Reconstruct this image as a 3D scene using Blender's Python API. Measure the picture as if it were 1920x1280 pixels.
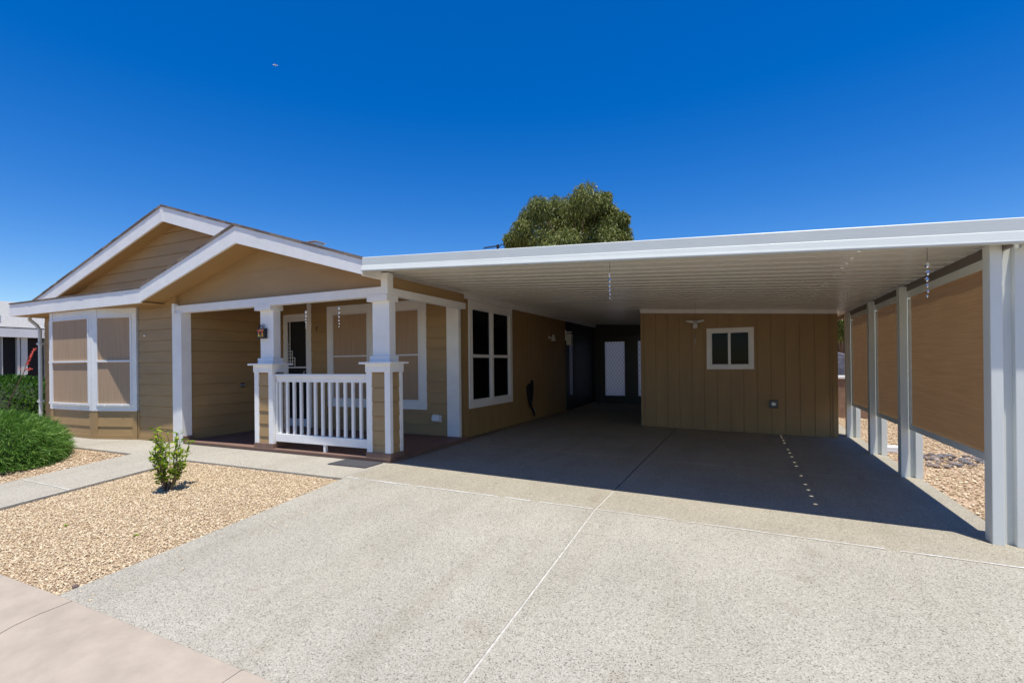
import bpy, bmesh, math, random
import numpy as np
from mathutils import Vector, Matrix

for o in list(bpy.data.objects): bpy.data.objects.remove(o, do_unlink=True)
S = bpy.context.scene
C = bpy.data.collections.new('Scene objects'); S.collection.children.link(C)
R = math.radians
random.seed(7); rng = np.random.default_rng(7)

# ---------------------------------------------------------------- camera
H = 1.35
cd = bpy.data.cameras.new('camera'); cam = bpy.data.objects.new('camera', cd); C.objects.link(cam)
cd.sensor_width = 36; cd.lens = 929/1920*36; cd.shift_y = 41.2/1920; cd.clip_end = 3000; cd.clip_start = .05
cam.location = (0, 0, H)
cam.rotation_mode = 'QUATERNION'
yaw = R(25.04)
fw = Vector((-math.sin(yaw), math.cos(yaw), 0)); rt = Vector((math.cos(yaw), math.sin(yaw), 0)); up = Vector((0, 0, 1))
rl = .0105
X = rt*math.cos(rl) - up*math.sin(rl); Y = rt*math.sin(rl) + up*math.cos(rl)
cam.rotation_quaternion = Matrix((X, Y, -fw)).transposed().to_quaternion()
S.camera = cam

# ---------------------------------------------------------------- light
SUN = Vector((.130, -.166, 1)).normalized()
w = bpy.data.worlds.new('World'); S.world = w; w.use_nodes = True
nt = w.node_tree; bg = nt.nodes['Background']
sk = nt.nodes.new('ShaderNodeTexSky'); sk.sky_type = 'NISHITA'; sk.sun_disc = False
sk.sun_elevation = math.asin(SUN.z); sk.sun_rotation = math.atan2(SUN.x, SUN.y)
sk.altitude = 400; sk.air_density = 1.0; sk.dust_density = .25; sk.ozone_density = 3.0
hs = nt.nodes.new('ShaderNodeHueSaturation'); hs.inputs['Saturation'].default_value = 1.46; hs.inputs['Value'].default_value = 1.0; hs.inputs['Hue'].default_value = .513
nt.links.new(sk.outputs[0], hs.inputs['Color']); nt.links.new(hs.outputs[0], bg.inputs[0])
bg.inputs[1].default_value = .124
sl = bpy.data.lights.new('sun', 'SUN'); sl.energy = 5.0; sl.angle = R(.53); sl.color = (1, .962, .88)
so = bpy.data.objects.new('sun', sl); C.objects.link(so); so.rotation_mode = 'QUATERNION'
so.rotation_quaternion = SUN.to_track_quat('Z', 'Y')
S.view_settings.view_transform = 'Standard'; S.view_settings.look = 'None'
S.view_settings.exposure = 0.28; S.view_settings.gamma = 1
S.render.engine = 'CYCLES'

# ---------------------------------------------------------------- materials
def mat(name, col, rough=.6, var=None, vscale=3, bump=0, bscale=60, stretch=(1, 1, 1), metal=0, spec=.5, trans=0, island=0, extra=None, vstretch=(1,1,1)):
    m = bpy.data.materials.new(name); m.use_nodes = True
    N = m.node_tree.nodes; L = m.node_tree.links; b = N['Principled BSDF']
    b.inputs['Base Color'].default_value = (*col, 1); b.inputs['Roughness'].default_value = rough
    b.inputs['Metallic'].default_value = metal; b.inputs['Specular IOR Level'].default_value = spec
    if trans: b.inputs['Transmission Weight'].default_value = trans
    geo = N.new('ShaderNodeNewGeometry')
    out = None
    if var:
        mp = N.new('ShaderNodeMapping'); mp.inputs['Scale'].default_value = vstretch; L.new(geo.outputs['Position'], mp.inputs['Vector'])
        n = N.new('ShaderNodeTexNoise'); n.inputs['Scale'].default_value = vscale; n.inputs['Detail'].default_value = 6; n.inputs['Roughness'].default_value = .6
        L.new(mp.outputs[0], n.inputs['Vector'])
        cr = N.new('ShaderNodeValToRGB'); cr.color_ramp.elements[0].position = .3; cr.color_ramp.elements[1].position = .7
        cr.color_ramp.elements[0].color = (*[c*(1-var) for c in col], 1); cr.color_ramp.elements[1].color = (*[min(1, c*(1+var)) for c in col], 1)
        L.new(n.outputs[0], cr.inputs[0]); out = cr.outputs[0]
    if island:
        hv = N.new('ShaderNodeHueSaturation'); mr = N.new('ShaderNodeMapRange'); mr.inputs['To Min'].default_value = 1-island; mr.inputs['To Max'].default_value = 1+island
        L.new(geo.outputs['Random Per Island'], mr.inputs['Value']); L.new(mr.outputs[0], hv.inputs['Value'])
        if out: L.new(out, hv.inputs['Color'])
        else: hv.inputs['Color'].default_value = (*col, 1)
        out = hv.outputs[0]
    if out: L.new(out, b.inputs['Base Color'])
    if bump:
        mp2 = N.new('ShaderNodeMapping'); mp2.inputs['Scale'].default_value = stretch; L.new(geo.outputs['Position'], mp2.inputs['Vector'])
        n2 = N.new('ShaderNodeTexNoise'); n2.inputs['Scale'].default_value = bscale; n2.inputs['Detail'].default_value = 5
        L.new(mp2.outputs[0], n2.inputs['Vector'])
        bp = N.new('ShaderNodeBump'); bp.inputs['Strength'].default_value = 1; bp.inputs['Distance'].default_value = bump
        L.new(n2.outputs[0], bp.inputs['Height']); L.new(bp.outputs[0], b.inputs['Normal'])
    return m

def leafmat(name, c1, c2, c3, tw=.35, rough=.5):
    m = bpy.data.materials.new(name); m.use_nodes = True
    N = m.node_tree.nodes; L = m.node_tree.links; b = N['Principled BSDF']; out = N['Material Output']
    geo = N.new('ShaderNodeNewGeometry'); cr = N.new('ShaderNodeValToRGB')
    cr.color_ramp.elements[0].color = (*c1, 1); cr.color_ramp.elements[1].color = (*c3, 1)
    e = cr.color_ramp.elements.new(.5); e.color = (*c2, 1)
    L.new(geo.outputs['Random Per Island'], cr.inputs[0]); L.new(cr.outputs[0], b.inputs['Base Color'])
    b.inputs['Roughness'].default_value = rough; b.inputs['Specular IOR Level'].default_value = .35
    t = N.new('ShaderNodeBsdfTranslucent'); L.new(cr.outputs[0], t.inputs[0])
    mx = N.new('ShaderNodeMixShader'); mx.inputs[0].default_value = tw
    L.new(b.outputs[0], mx.inputs[1]); L.new(t.outputs[0], mx.inputs[2]); L.new(mx.outputs[0], out.inputs[0])
    return m

def aggregate(name, base, dark, light, scale, joint_y=None, warm=None, bump=.002, gap=.0, rnd=1.0, patch=.12):
    """concrete with exposed stones: voronoi cells with their own tones"""
    m = bpy.data.materials.new(name); m.use_nodes = True
    N = m.node_tree.nodes; L = m.node_tree.links; b = N['Principled BSDF']
    geo = N.new('ShaderNodeNewGeometry')
    nz = N.new('ShaderNodeTexNoise'); nz.inputs['Scale'].default_value = scale*.8; L.new(geo.outputs['Position'], nz.inputs['Vector'])
    ad = N.new('ShaderNodeVectorMath'); ad.operation = 'MULTIPLY_ADD'; ad.inputs[1].default_value = (.5/scale,)*3
    L.new(nz.outputs['Color'], ad.inputs[0]); L.new(geo.outputs['Position'], ad.inputs[2])
    v = N.new('ShaderNodeTexVoronoi'); v.inputs['Scale'].default_value = scale; v.inputs['Randomness'].default_value = rnd; L.new(ad.outputs[0], v.inputs['Vector'])
    sep = N.new('ShaderNodeSeparateColor'); L.new(v.outputs['Color'], sep.inputs[0])
    cr = N.new('ShaderNodeValToRGB'); E = cr.color_ramp.elements; cr.color_ramp.interpolation = 'LINEAR'
    E[0].position = 0; E[0].color = (*dark, 1); E[1].position = 1; E[1].color = (*light, 1)
    for p, c in ((.10, tuple(d*.5+q*.5 for d, q in zip(dark, base))), (.2, base), (.75, tuple(q*1.06 for q in base)), (.88, light)):
        e = E.new(p); e.color = (*[min(1, x) for x in c], 1)
    L.new(sep.outputs[0], cr.inputs[0])
    # broad stains
    n1 = N.new('ShaderNodeTexNoise'); n1.inputs['Scale'].default_value = .9; n1.inputs['Detail'].default_value = 8; n1.inputs['Roughness'].default_value = .65
    L.new(geo.outputs['Position'], n1.inputs['Vector'])
    mr = N.new('ShaderNodeMapRange'); mr.inputs['From Min'].default_value = .3; mr.inputs['From Max'].default_value = .7
    mr.inputs['To Min'].default_value = 1-patch; mr.inputs['To Max'].default_value = 1+patch; L.new(n1.outputs[0], mr.inputs['Value'])
    mu = N.new('ShaderNodeMix'); mu.data_type = 'RGBA'; mu.blend_type = 'MULTIPLY'; mu.inputs['Factor'].default_value = 1
    L.new(cr.outputs[0], mu.inputs[6]); 
    cmb = N.new('ShaderNodeCombineColor')
    for i in range(3): L.new(mr.outputs[0], cmb.inputs[i])
    L.new(cmb.outputs[0], mu.inputs[7]); last = mu.outputs[2]
    sc_ = N.new('ShaderNodeTexNoise'); sc_.inputs['Scale'].default_value = 2.6; sc_.inputs['Detail'].default_value = 3; L.new(geo.outputs['Position'], sc_.inputs['Vector'])
    st2 = N.new('ShaderNodeMapRange'); st2.inputs['From Min'].default_value = .66; st2.inputs['From Max'].default_value = .74; st2.inputs['To Max'].default_value = .30; L.new(sc_.outputs[0], st2.inputs['Value'])
    m3 = N.new('ShaderNodeMix'); m3.data_type = 'RGBA'; m3.blend_type = 'MULTIPLY'; m3.inputs[7].default_value = (.62, .50, .40, 1)
    L.new(st2.outputs[0], m3.inputs[0]); L.new(last, m3.inputs[6]); last = m3.outputs[2]
    mpv = N.new('ShaderNodeMapping'); mpv.inputs['Scale'].default_value = (3.2, .22, 1); L.new(geo.outputs['Position'], mpv.inputs['Vector'])
    ty = N.new('ShaderNodeTexNoise'); ty.inputs['Scale'].default_value = 1.0; ty.inputs['Detail'].default_value = 4; L.new(mpv.outputs[0], ty.inputs['Vector'])
    st3 = N.new('ShaderNodeMapRange'); st3.inputs['From Min'].default_value = .52; st3.inputs['From Max'].default_value = .72; st3.inputs['To Max'].default_value = .35; L.new(ty.outputs[0], st3.inputs['Value'])
    m4 = N.new('ShaderNodeMix'); m4.data_type = 'RGBA'; m4.blend_type = 'MULTIPLY'; m4.inputs[7].default_value = (.78, .75, .70, 1)
    L.new(st3.outputs[0], m4.inputs[0]); L.new(last, m4.inputs[6]); last = m4.outputs[2]
    if warm:   # the rear pour is a warmer tone than the front one
        sx = N.new('ShaderNodeSeparateXYZ'); L.new(geo.outputs['Position'], sx.inputs[0])
        gt = N.new('ShaderNodeMath'); gt.operation = 'GREATER_THAN'; gt.inputs[1].default_value = joint_y; L.new(sx.outputs['Y'], gt.inputs[0])
        m2 = N.new('ShaderNodeMix'); m2.data_type = 'RGBA'; m2.blend_type = 'MULTIPLY'; m2.inputs[7].default_value = (*warm, 1)
        L.new(gt.outputs[0], m2.inputs[0]); L.new(last, m2.inputs[6]); last = m2.outputs[2]
    L.new(last, b.inputs['Base Color']); b.inputs['Roughness'].default_value = .85; b.inputs['Specular IOR Level'].default_value = .25
    bp = N.new('ShaderNodeBump'); bp.inputs['Distance'].default_value = bump; bp.inputs['Strength'].default_value = 1
    L.new(v.outputs['Distance'], bp.inputs['Height']); bp.invert = True; L.new(bp.outputs[0], b.inputs['Normal'])
    return m

def fabric(name, col, tw, thread=420, aniso=None):
    m = bpy.data.materials.new(name); m.use_nodes = True
    N = m.node_tree.nodes; L = m.node_tree.links; b = N['Principled BSDF']; out = N['Material Output']
    geo = N.new('ShaderNodeNewGeometry')
    mp = N.new('ShaderNodeMapping'); mp.inputs['Scale'].default_value = aniso or (18, 18, .6); L.new(geo.outputs['Position'], mp.inputs['Vector'])
    n = N.new('ShaderNodeTexNoise'); n.inputs['Scale'].default_value = 2.5; n.inputs['Detail'].default_value = 5; L.new(mp.outputs[0], n.inputs['Vector'])
    cr = N.new('ShaderNodeValToRGB'); cr.color_ramp.elements[0].position = .25; cr.color_ramp.elements[1].position = .75
    cr.color_ramp.elements[0].color = (*[c*.88 for c in col], 1); cr.color_ramp.elements[1].color = (*[c*1.12 for c in col], 1)
    L.new(n.outputs[0], cr.inputs[0]); L.new(cr.outputs[0], b.inputs['Base Color']); b.inputs['Roughness'].default_value = .8; b.inputs['Specular IOR Level'].default_value = .2
    t = N.new('ShaderNodeBsdfTranslucent'); L.new(cr.outputs[0], t.inputs[0])
    mx = N.new('ShaderNodeMixShader'); mx.inputs[0].default_value = tw
    L.new(b.outputs[0], mx.inputs[1]); L.new(t.outputs[0], mx.inputs[2]); L.new(mx.outputs[0], out.inputs[0])
    return m

M = {}
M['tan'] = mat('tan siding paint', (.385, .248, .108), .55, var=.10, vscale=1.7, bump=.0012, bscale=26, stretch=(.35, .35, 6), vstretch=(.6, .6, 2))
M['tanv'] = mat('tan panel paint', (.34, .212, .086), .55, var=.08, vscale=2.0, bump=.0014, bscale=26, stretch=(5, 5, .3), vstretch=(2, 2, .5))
M['tans'] = mat('tan soffit paint', (.40, .245, .095), .6, var=.05, vscale=2, bump=.0005, bscale=40)
M['white'] = mat('white painted wood', (.88, .865, .82), .5, var=.05, vscale=3, bump=.0035, bscale=22, stretch=(1.2, 1.2, 7))
M['whitev'] = mat('white painted upright wood', (.88, .865, .82), .5, var=.05, vscale=3, bump=.0026, bscale=22, stretch=(7, 7, .8))
M['vinyl'] = mat('white window frame', (.80, .80, .79), .35, var=.02, vscale=5)
M['alu'] = mat('white enamelled aluminium', (.64, .665, .62), .38, var=.04, vscale=2.5, bump=.0006, bscale=14, stretch=(1, 1, 5))
M['post'] = mat('off white post enamel', (.73, .74, .68), .35, var=.06, vscale=3, bump=.0004, bscale=12, vstretch=(1.5, 1.5, .35))
M['ceil'] = mat('cream enamelled roof pan', (.80, .77, .68), .28, var=.05, vscale=1.5, spec=.5, vstretch=(1, 3, 1))
M['shingle'] = mat('tan brown asphalt shingle', (.26, .20, .15), .9, var=.35, vscale=45, bump=.004, bscale=90)
M['screen'] = fabric('tan solar screen mesh', (.44, .305, .195), .0)
M['shade'] = fabric('brown orange shade cloth', (.36, .215, .10), .38, aniso=(2, .7, 22))
M['glass'] = mat('dark window glass', (.003, .004, .005), .05, spec=.10)
M['black'] = mat('black wrought iron', (.012, .012, .013), .45)
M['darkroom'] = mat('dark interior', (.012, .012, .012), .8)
M['deck'] = mat('reddish brown deck boards', (.20, .105, .075), .6, var=.14, vscale=6, bump=.001, bscale=30, stretch=(6, .5, 1), island=.09, vstretch=(5, .6, 1))
M['deckfront'] = mat('brown deck fascia', (.21, .125, .09), .6, var=.12, vscale=5, bump=.001, bscale=30, stretch=(.5, .5, 6))
M['drive'] = aggregate('exposed aggregate concrete', (.335, .311, .254), (.10, .09, .075), (.450, .422, .355), 165, 4.65, (.95, .92, .87), bump=.0008, patch=.10)
M['walk'] = aggregate('walkway concrete', (.350, .322, .265), (.20, .18, .15), (.44, .41, .345), 130, bump=.0010, patch=.09)
M['curb'] = mat('pinkish kerb concrete', (.365, .305, .24), .85, var=.13, vscale=4.5, bump=.0012, bscale=70)
M['asphalt'] = mat('asphalt', (.06, .06, .06), .9, var=.2, vscale=30, bump=.003, bscale=90)
M['filler'] = mat('pale joint mortar', (.47, .45, .40), .9, var=.25, vscale=25)
M['crack'] = mat('white crack filler', (.74, .73, .70), .9, var=.2, vscale=25)
M['shadejoint'] = mat('sandy filler with painted shade', (.30, .24, .18), .95, var=.3, vscale=30)  # joint under the carport: shade put into the filler colour
M['gravelbase'] = aggregate('gravel bed', (.40, .28, .18), (.16, .10, .06), (.56, .44, .32), 55, bump=.006, patch=.10)
M['gravel'] = leafmat('tan gravel stones', (.36, .25, .14), (.58, .435, .27), (.77, .66, .46), 0, .85)
for i_, c_ in enumerate(((.10, .085, .085), (.20, .15, .125), (.16, .15, .155), (.36, .30, .26), (.52, .45, .38))): M['rock%d' % i_] = mat('river rock', c_, .7, var=.25, vscale=20)
M['rose'] = leafmat('rosemary leaves', (.035, .11, .015), (.11, .25, .03), (.30, .46, .11), .35)
M['hedge'] = leafmat('hedge leaves', (.03, .09, .012), (.065, .16, .018), (.13, .26, .03), .3)
M['shrub'] = leafmat('shrub leaves', (.12, .22, .015), (.27, .41, .03), (.50, .58, .06), .5)
M['tree'] = leafmat('willowy tree leaves', (.06, .088, .018), (.15, .18, .038), (.29, .30, .08), .32)
M['core'] = mat('inner twigs', (.02, .035, .012), .9, var=.4, vscale=20)
M['bark'] = mat('bark', (.16, .11, .075), .9, var=.3, vscale=12, bump=.01, bscale=20)
M['flower'] = mat('coral red flowers', (.72, .08, .06), .6, island=.3)
M['stalk'] = mat('reddish flower stalk', (.30, .14, .11), .6)
M['nroof'] = mat('pale grey shingles', (.37, .36, .34), .9, var=.2, vscale=18, bump=.004, bscale=60)
M['mat'] = mat('dark grey doormat', (.055, .055, .06), .95, var=.3, vscale=60, bump=.004, bscale=200)
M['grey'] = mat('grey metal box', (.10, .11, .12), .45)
M['steel'] = mat('galvanised steel', (.55, .57, .58), .35, metal=.8)
M['crystal'] = mat('cut crystal beads', (.92, .95, 1.0), .05, metal=.92)
M['red'] = mat('red stained glass', (.75, .05, .02), .15)
M['orange'] = mat('orange stained glass', (.85, .28, .02), .15)
M['yellow'] = mat('yellow stained glass', (.85, .6, .05), .15)
M['darkleather'] = mat('black fabric', (.008, .008, .009), .85)
M['shadetrim'] = mat('panel painted with breezeway shade', (.035, .03, .028), .5)  # dimness of the enclosed breezeway put into the wall and frame colour
M['mirror'] = mat('reflecting door glass', (.01, .012, .014), .04, spec=1.0)
M['shadedoor'] = mat('white door painted with shade', (.03, .035, .045), .35)  # white-painted doors, coloured dark to stand for the breezeway shade
M['beam'] = mat('brown side beam', (.17, .14, .115), .5)
M['lamp'] = mat('off white lamp shade', (.62, .58, .5), .4)
M['blockwall'] = mat('brown garden wall', (.26, .16, .10), .85, var=.2, vscale=8, bump=.004, bscale=30)
M['tarp'] = mat('grey purple tarp', (.14, .13, .15), .7, var=.25, vscale=4, bump=.02, bscale=6)
M['stone'] = mat('dark stone', (.14, .10, .09), .8, var=.3, vscale=25, bump=.004, bscale=50)

def frosted():
    m = bpy.data.materials.new('frosted door glass'); m.use_nodes = True
    N = m.node_tree.nodes; L = m.node_tree.links; out = N['Material Output']; b = N['Principled BSDF']
    b.inputs['Base Color'].default_value = (.3, .32, .34, 1); b.inputs['Roughness'].default_value = .15
    t = N.new('ShaderNodeBsdfTranslucent'); t.inputs[0].default_value = (.48, .52, .56, 1)
    mx = N.new('ShaderNodeMixShader'); mx.inputs[0].default_value = .85
    L.new(b.outputs[0], mx.inputs[1]); L.new(t.outputs[0], mx.inputs[2]); L.new(mx.outputs[0], out.inputs[0])
    return m
M['frost'] = frosted()
M['lattice'] = leafmat('pale lattice', (.98, .98, .98), (.98, .98, .98), (.98, .98, .98), .9)

# ---------------------------------------------------------------- mesh helpers
class MB:
    def __init__(s): s.v = []; s.f = []
    def quad(s, *p):
        n = len(s.v); s.v += [tuple(q) for q in p]; s.f.append(tuple(range(n, n+len(p))))
        return s
    def box(s, x0, x1, y0, y1, z0, z1):
        return s.hexa([(x0, y0, z0), (x1, y0, z0), (x1, y1, z0), (x0, y1, z0), (x0, y0, z1), (x1, y0, z1), (x1, y1, z1), (x0, y1, z1)])
    def hexa(s, p):
        n = len(s.v); s.v += [tuple(q) for q in p]
        for f in ((0, 3, 2, 1), (4, 5, 6, 7), (0, 1, 5, 4), (1, 2, 6, 5), (2, 3, 7, 6), (3, 0, 4, 7)): s.f.append(tuple(n+i for i in f))
        return s
    def prism(s, poly, d):   # poly: list of points, extruded by vector d
        n = len(s.v); k = len(poly); d = Vector(d)
        s.v += [tuple(p) for p in poly] + [tuple(Vector(p)+d) for p in poly]
        s.f.append(tuple(range(n+k-1, n-1, -1))); s.f.append(tuple(range(n+k, n+2*k)))
        for i in range(k): j = (i+1) % k; s.f.append((n+i, n+j, n+k+j, n+k+i))
        return s
    def obox(s, o, ax, ay, az):  # oriented box from corner o along three vectors
        o = Vector(o); ax = Vector(ax); ay = Vector(ay); az = Vector(az)
        return s.hexa([o, o+ax, o+ax+ay, o+ay, o+az, o+ax+az, o+ax+ay+az, o+ay+az])
    def tube(s, pts, r, seg=8, r2=None):
        pts = [Vector(p) for p in pts]; n0 = len(s.v); k = len(pts)
        for i, p in enumerate(pts):
            d = (pts[min(i+1, k-1)]-pts[max(i-1, 0)]).normalized()
            a = d.orthogonal().normalized() if i == 0 else (a - d*a.dot(d)).normalized()
            b = d.cross(a); rr = r if r2 is None else r+(r2-r)*i/(k-1)
            for j in range(seg):
                t = 2*math.pi*j/seg; s.v.append(tuple(p+a*math.cos(t)*rr+b*math.sin(t)*rr))
        for i in range(k-1):
            for j in range(seg):
                a0 = n0+i*seg+j; b0 = n0+i*seg+(j+1) % seg; s.f.append((a0, b0, b0+seg, a0+seg))
        s.f.append(tuple(n0+j for j in range(seg-1, -1, -1))); s.f.append(tuple(n0+(k-1)*seg+j for j in range(seg)))
        return s
    def lathe(s, prof, c, seg=14, axis='z'):
        n0 = len(s.v); c = Vector(c)
        for r, h in prof:
            for j in range(seg):
                t = 2*math.pi*j/seg; q = (r*math.cos(t), r*math.sin(t), h)
                if axis == 'y': q = (q[0], q[2], q[1])
                if axis == 'x': q = (q[2], q[0], q[1])
                s.v.append(tuple(c+Vector(q)))
        for i in range(len(prof)-1):
            for j in range(seg):
                a0 = n0+i*seg+j; b0 = n0+i*seg+(j+1) % seg; s.f.append((a0, b0, b0+seg, a0+seg))
        s.f.append(tuple(n0+j for j in range(seg-1, -1, -1))); s.f.append(tuple(n0+(len(prof)-1)*seg+j for j in range(seg)))
        return s
    def build(s, name, m, parent=None, bevel=0, smooth=False, **props):
        me = bpy.data.meshes.new(name); me.from_pydata(s.v, [], s.f); me.materials.append(M[m] if isinstance(m, str) else m)
        bm = bmesh.new(); bm.from_mesh(me); bmesh.ops.recalc_face_normals(bm, faces=bm.faces); bm.to_mesh(me); bm.free()
        o = bpy.data.objects.new(name, me); C.objects.link(o)
        if parent:
            o.parent = parent; o.matrix_parent_inverse = Matrix.Translation(-wloc(parent))
        if bevel:
            b = o.modifiers.new('bevel', 'BEVEL'); b.width = bevel; b.segments = 2; b.limit_method = 'ANGLE'; b.angle_limit = R(35)
        if smooth:
            for p in me.polygons: p.use_smooth = True
        for k, v in props.items(): o[k] = v
        return o
def wloc(o):
    p = Vector(o.location)
    return p if not o.parent else p   # parts sit at the origin; only the things' empties are moved
def thing(name, loc, label, cat, group=None):
    o = bpy.data.objects.new(name, None); C.objects.link(o); o.location = loc; o.empty_display_size = .2
    o['label'] = label; o['category'] = cat
    if group: o['group'] = group
    return o
def tag(o, label, cat, group=None, kind=None):
    o['label'] = label; o['category'] = cat
    if group: o['group'] = group
    if kind: o['kind'] = kind
    return o
def struct(o): o['kind'] = 'structure'; return o

def mesh_np(name, verts, faces, m, parent=None):
    """fast mesh from arrays, all faces with the same corner count"""
    me = bpy.data.meshes.new(name); nv = len(verts); nf, k = faces.shape
    me.vertices.add(nv); me.vertices.foreach_set('co', np.asarray(verts, np.float32).ravel())
    me.loops.add(nf*k); me.loops.foreach_set('vertex_index', faces.astype(np.int32).ravel())
    me.polygons.add(nf); me.polygons.foreach_set('loop_start', np.arange(0, nf*k, k, dtype=np.int32)); me.polygons.foreach_set('loop_total', np.full(nf, k, np.int32))
    me.update(calc_edges=True); me.materials.append(M[m])
    o = bpy.data.objects.new(name, me); C.objects.link(o)
    if parent: o.parent = parent; o.matrix_parent_inverse = Matrix.Translation(-wloc(parent))
    return o

# ground height of the lot
def g(x, y):
    return -.021*min(max(x+4.38, 0), 10.4) - .086*min(max(4.65-y, 0), 2.85)
def gnp(x, y): return -.021*np.clip(x+4.38, 0, 10.4) - .086*np.clip(4.65-y, 0, 2.85)

# ================================================================ SETTING
def sheet(name, x0, x1, y0, y1, off, m, nx=1, ny=1, xs=None, ys=None, thick=0):
    b = MB()
    xs = xs or sorted(set([x0, x1]+[v for v in (-4.38, 6.02) if x0 < v < x1]))
    ys = ys or sorted(set([y0, y1]+[v for v in (4.65, 1.8) if y0 < v < y1]))
    for i in range(len(xs)-1):
        for j in range(len(ys)-1):
            a, c, d, e = xs[i], xs[i+1], ys[j], ys[j+1]
            b.quad((a, d, g(a, d)+off), (c, d, g(c, d)+off), (c, e, g(c, e)+off), (a, e, g(a, e)+off))
    if thick:
        ed = [((x0, y0), (x1, y0)), ((x1, y0), (x1, y1)), ((x1, y1), (x0, y1)), ((x0, y1), (x0, y0))]
        for p, q in ed:
            pts = [p] + [(x, p[1]) for x in sorted(xs, reverse=p[0] > q[0]) if min(p[0], q[0]) < x < max(p[0], q[0])] + [(p[0], y) for y in sorted(ys, reverse=p[1] > q[1]) if min(p[1], q[1]) < y < max(p[1], q[1])] + [q]
            for a, c in zip(pts[:-1], pts[1:]):
                b.quad((*a, g(*a)+off-thick), (*c, g(*c)+off-thick), (*c, g(*c)+off), (*a, g(*a)+off))
    return struct(b.build(name, m))

# wide ground: one sheet out to the horizon
b = MB(); xs = [-900, -60, -4.38, 6.02, 60, 900]; ys = [1.8, 4.65, 60, 900]
def gz(x, y): return g(x, y)-.032
for i in range(len(xs)-1):
    for j in range(len(ys)-1):
        a, c, d, e = xs[i], xs[i+1], ys[j], ys[j+1]
        b.quad((a, d, gz(a, d)), (c, d, gz(c, d)), (c, e, gz(c, e)), (a, e, gz(a, e)))
struct(b.build('ground', 'gravelbase'))
# kerb and gutter (rolled), then the road out to the horizon behind the camera
prof = [(1.795, .004), (1.62, -.004), (1.50, -.018), (1.38, -.05), (1.25, -.10), (1.12, -.125), (.86, -.118), (.40, -.10)]
def kerb(x0, x1, dz=0, m='curb', nm='kerb'):
    b = MB(); X_ = [x0]+[v for v in (-4.38, 6.02) if x0 < v < x1]+[x1]
    for xa, xb in zip(X_[:-1], X_[1:]):
        for (ya, za), (yb, zb) in zip(prof[:-1], prof[1:]):
            b.quad((xa, ya, g(xa, 1.8)+za+dz), (xb, ya, g(xb, 1.8)+za+dz), (xb, yb, g(xb, 1.8)+zb+dz), (xa, yb, g(xa, 1.8)+zb+dz))
    for s in (x0, x1):
        b.quad(*[(s, y, g(s, 1.8)+z+dz) for y, z in prof], (s, .4, g(s, 1.8)-.3), (s, 1.795, g(s, 1.8)-.3))
    o = b.build(nm, m); return struct(o)
kx = [-60, -7.25, -4.185, -2.46, -.2, 2.9, 6.0, 60]
for a, c in zip(kx[:-1], kx[1:]): kerb(a+.005, c-.005)
kerb(-59.9, 59.9, -.005, 'filler', 'kerb_joint')
b = MB()
b.quad((-900, -6, -.33), (-4.38, -6, -.33), (-4.38, .4, g(-4.4, 1.8)-.104), (-900, .4, g(-4.4, 1.8)-.104))
b.quad((-4.38, -6, -.33), (6.02, -6, -.55), (6.02, .4, g(6.02, 1.8)-.104), (-4.38, .4, g(-4.4, 1.8)-.104))
b.quad((6.02, -6, -.55), (900, -6, -.55), (900, .4, g(6.02, 1.8)-.104), (6.02, .4, g(6.02, 1.8)-.104))
struct(b.build('road', 'asphalt'))
b = MB(); b.quad((-900, -900, -.4), (900, -900, -.4), (900, -6, -.34), (-900, -6, -.34)); struct(b.build('ground', 'gravelbase'))

# driveway: two pours with a groove between them
JX = -1.31
sheet('driveway', -4.38, JX-.008, 1.8, 16.6, 0, 'drive', thick=.03)
sheet('driveway', JX+.008, 1.99, 1.8, 16.6, 0, 'drive', thick=.03)
sheet('driveway_edge', 1.99, 3.2, 1.8, 4.3, -.0, 'drive', thick=.03)
sheet('driveway_joint', JX-.0078, JX+.0078, 1.8, 5.46, -.004, 'filler')
sheet('driveway_joint', JX-.0078, JX+.0078, 5.46, 16.5, -.026, 'shadejoint')  # from the roof's shadow edge back, the darker tone paints the shade
def ragged(name, pts, wdt, off, m='filler', step=.09, holes=.0):
    """thin uneven crack-filler line along a polyline, laid just above the slab"""
    b = MB()
    for (xa, ya), (xb, yb) in zip(pts[:-1], pts[1:]):
        L_ = math.hypot(xb-xa, yb-ya); n = max(2, int(L_/step)); dx, dy = (xb-xa)/L_, (yb-ya)/L_
        prev = None
        for i in range(n+1):
            t = i/n; x = xa+(xb-xa)*t; y = ya+(yb-ya)*t; wv = wdt*random.uniform(.55, 1.35)/2; sh = random.uniform(-.25, .25)*wdt
            l = (x-dy*(wv+sh), y+dx*(wv+sh)); r = (x+dy*(wv-sh), y-dx*(wv-sh))
            cur = [(*l, g(*l)+off), (*r, g(*r)+off)]
            if prev and random.random() > holes: b.quad(prev[0], prev[1], cur[1], cur[0])
            prev = cur
    return struct(b.build(name, m))
ragged('driveway_crack', [(-4.37, 4.585), (-1.33, 4.665)], .011, .004, 'crack', holes=.08)
ragged('driveway_crack', [(-1.29, 4.665), (1.98, 4.685)], .011, .004, 'crack', holes=.08)
ragged('driveway_crack', [(-4.37, 7.28), (-1.33, 7.36)], .006, .004, 'crack', holes=.12)
ragged('driveway_crack', [(-1.29, 7.36), (1.98, 7.39)], .006, .004, 'crack', holes=.12)
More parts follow.
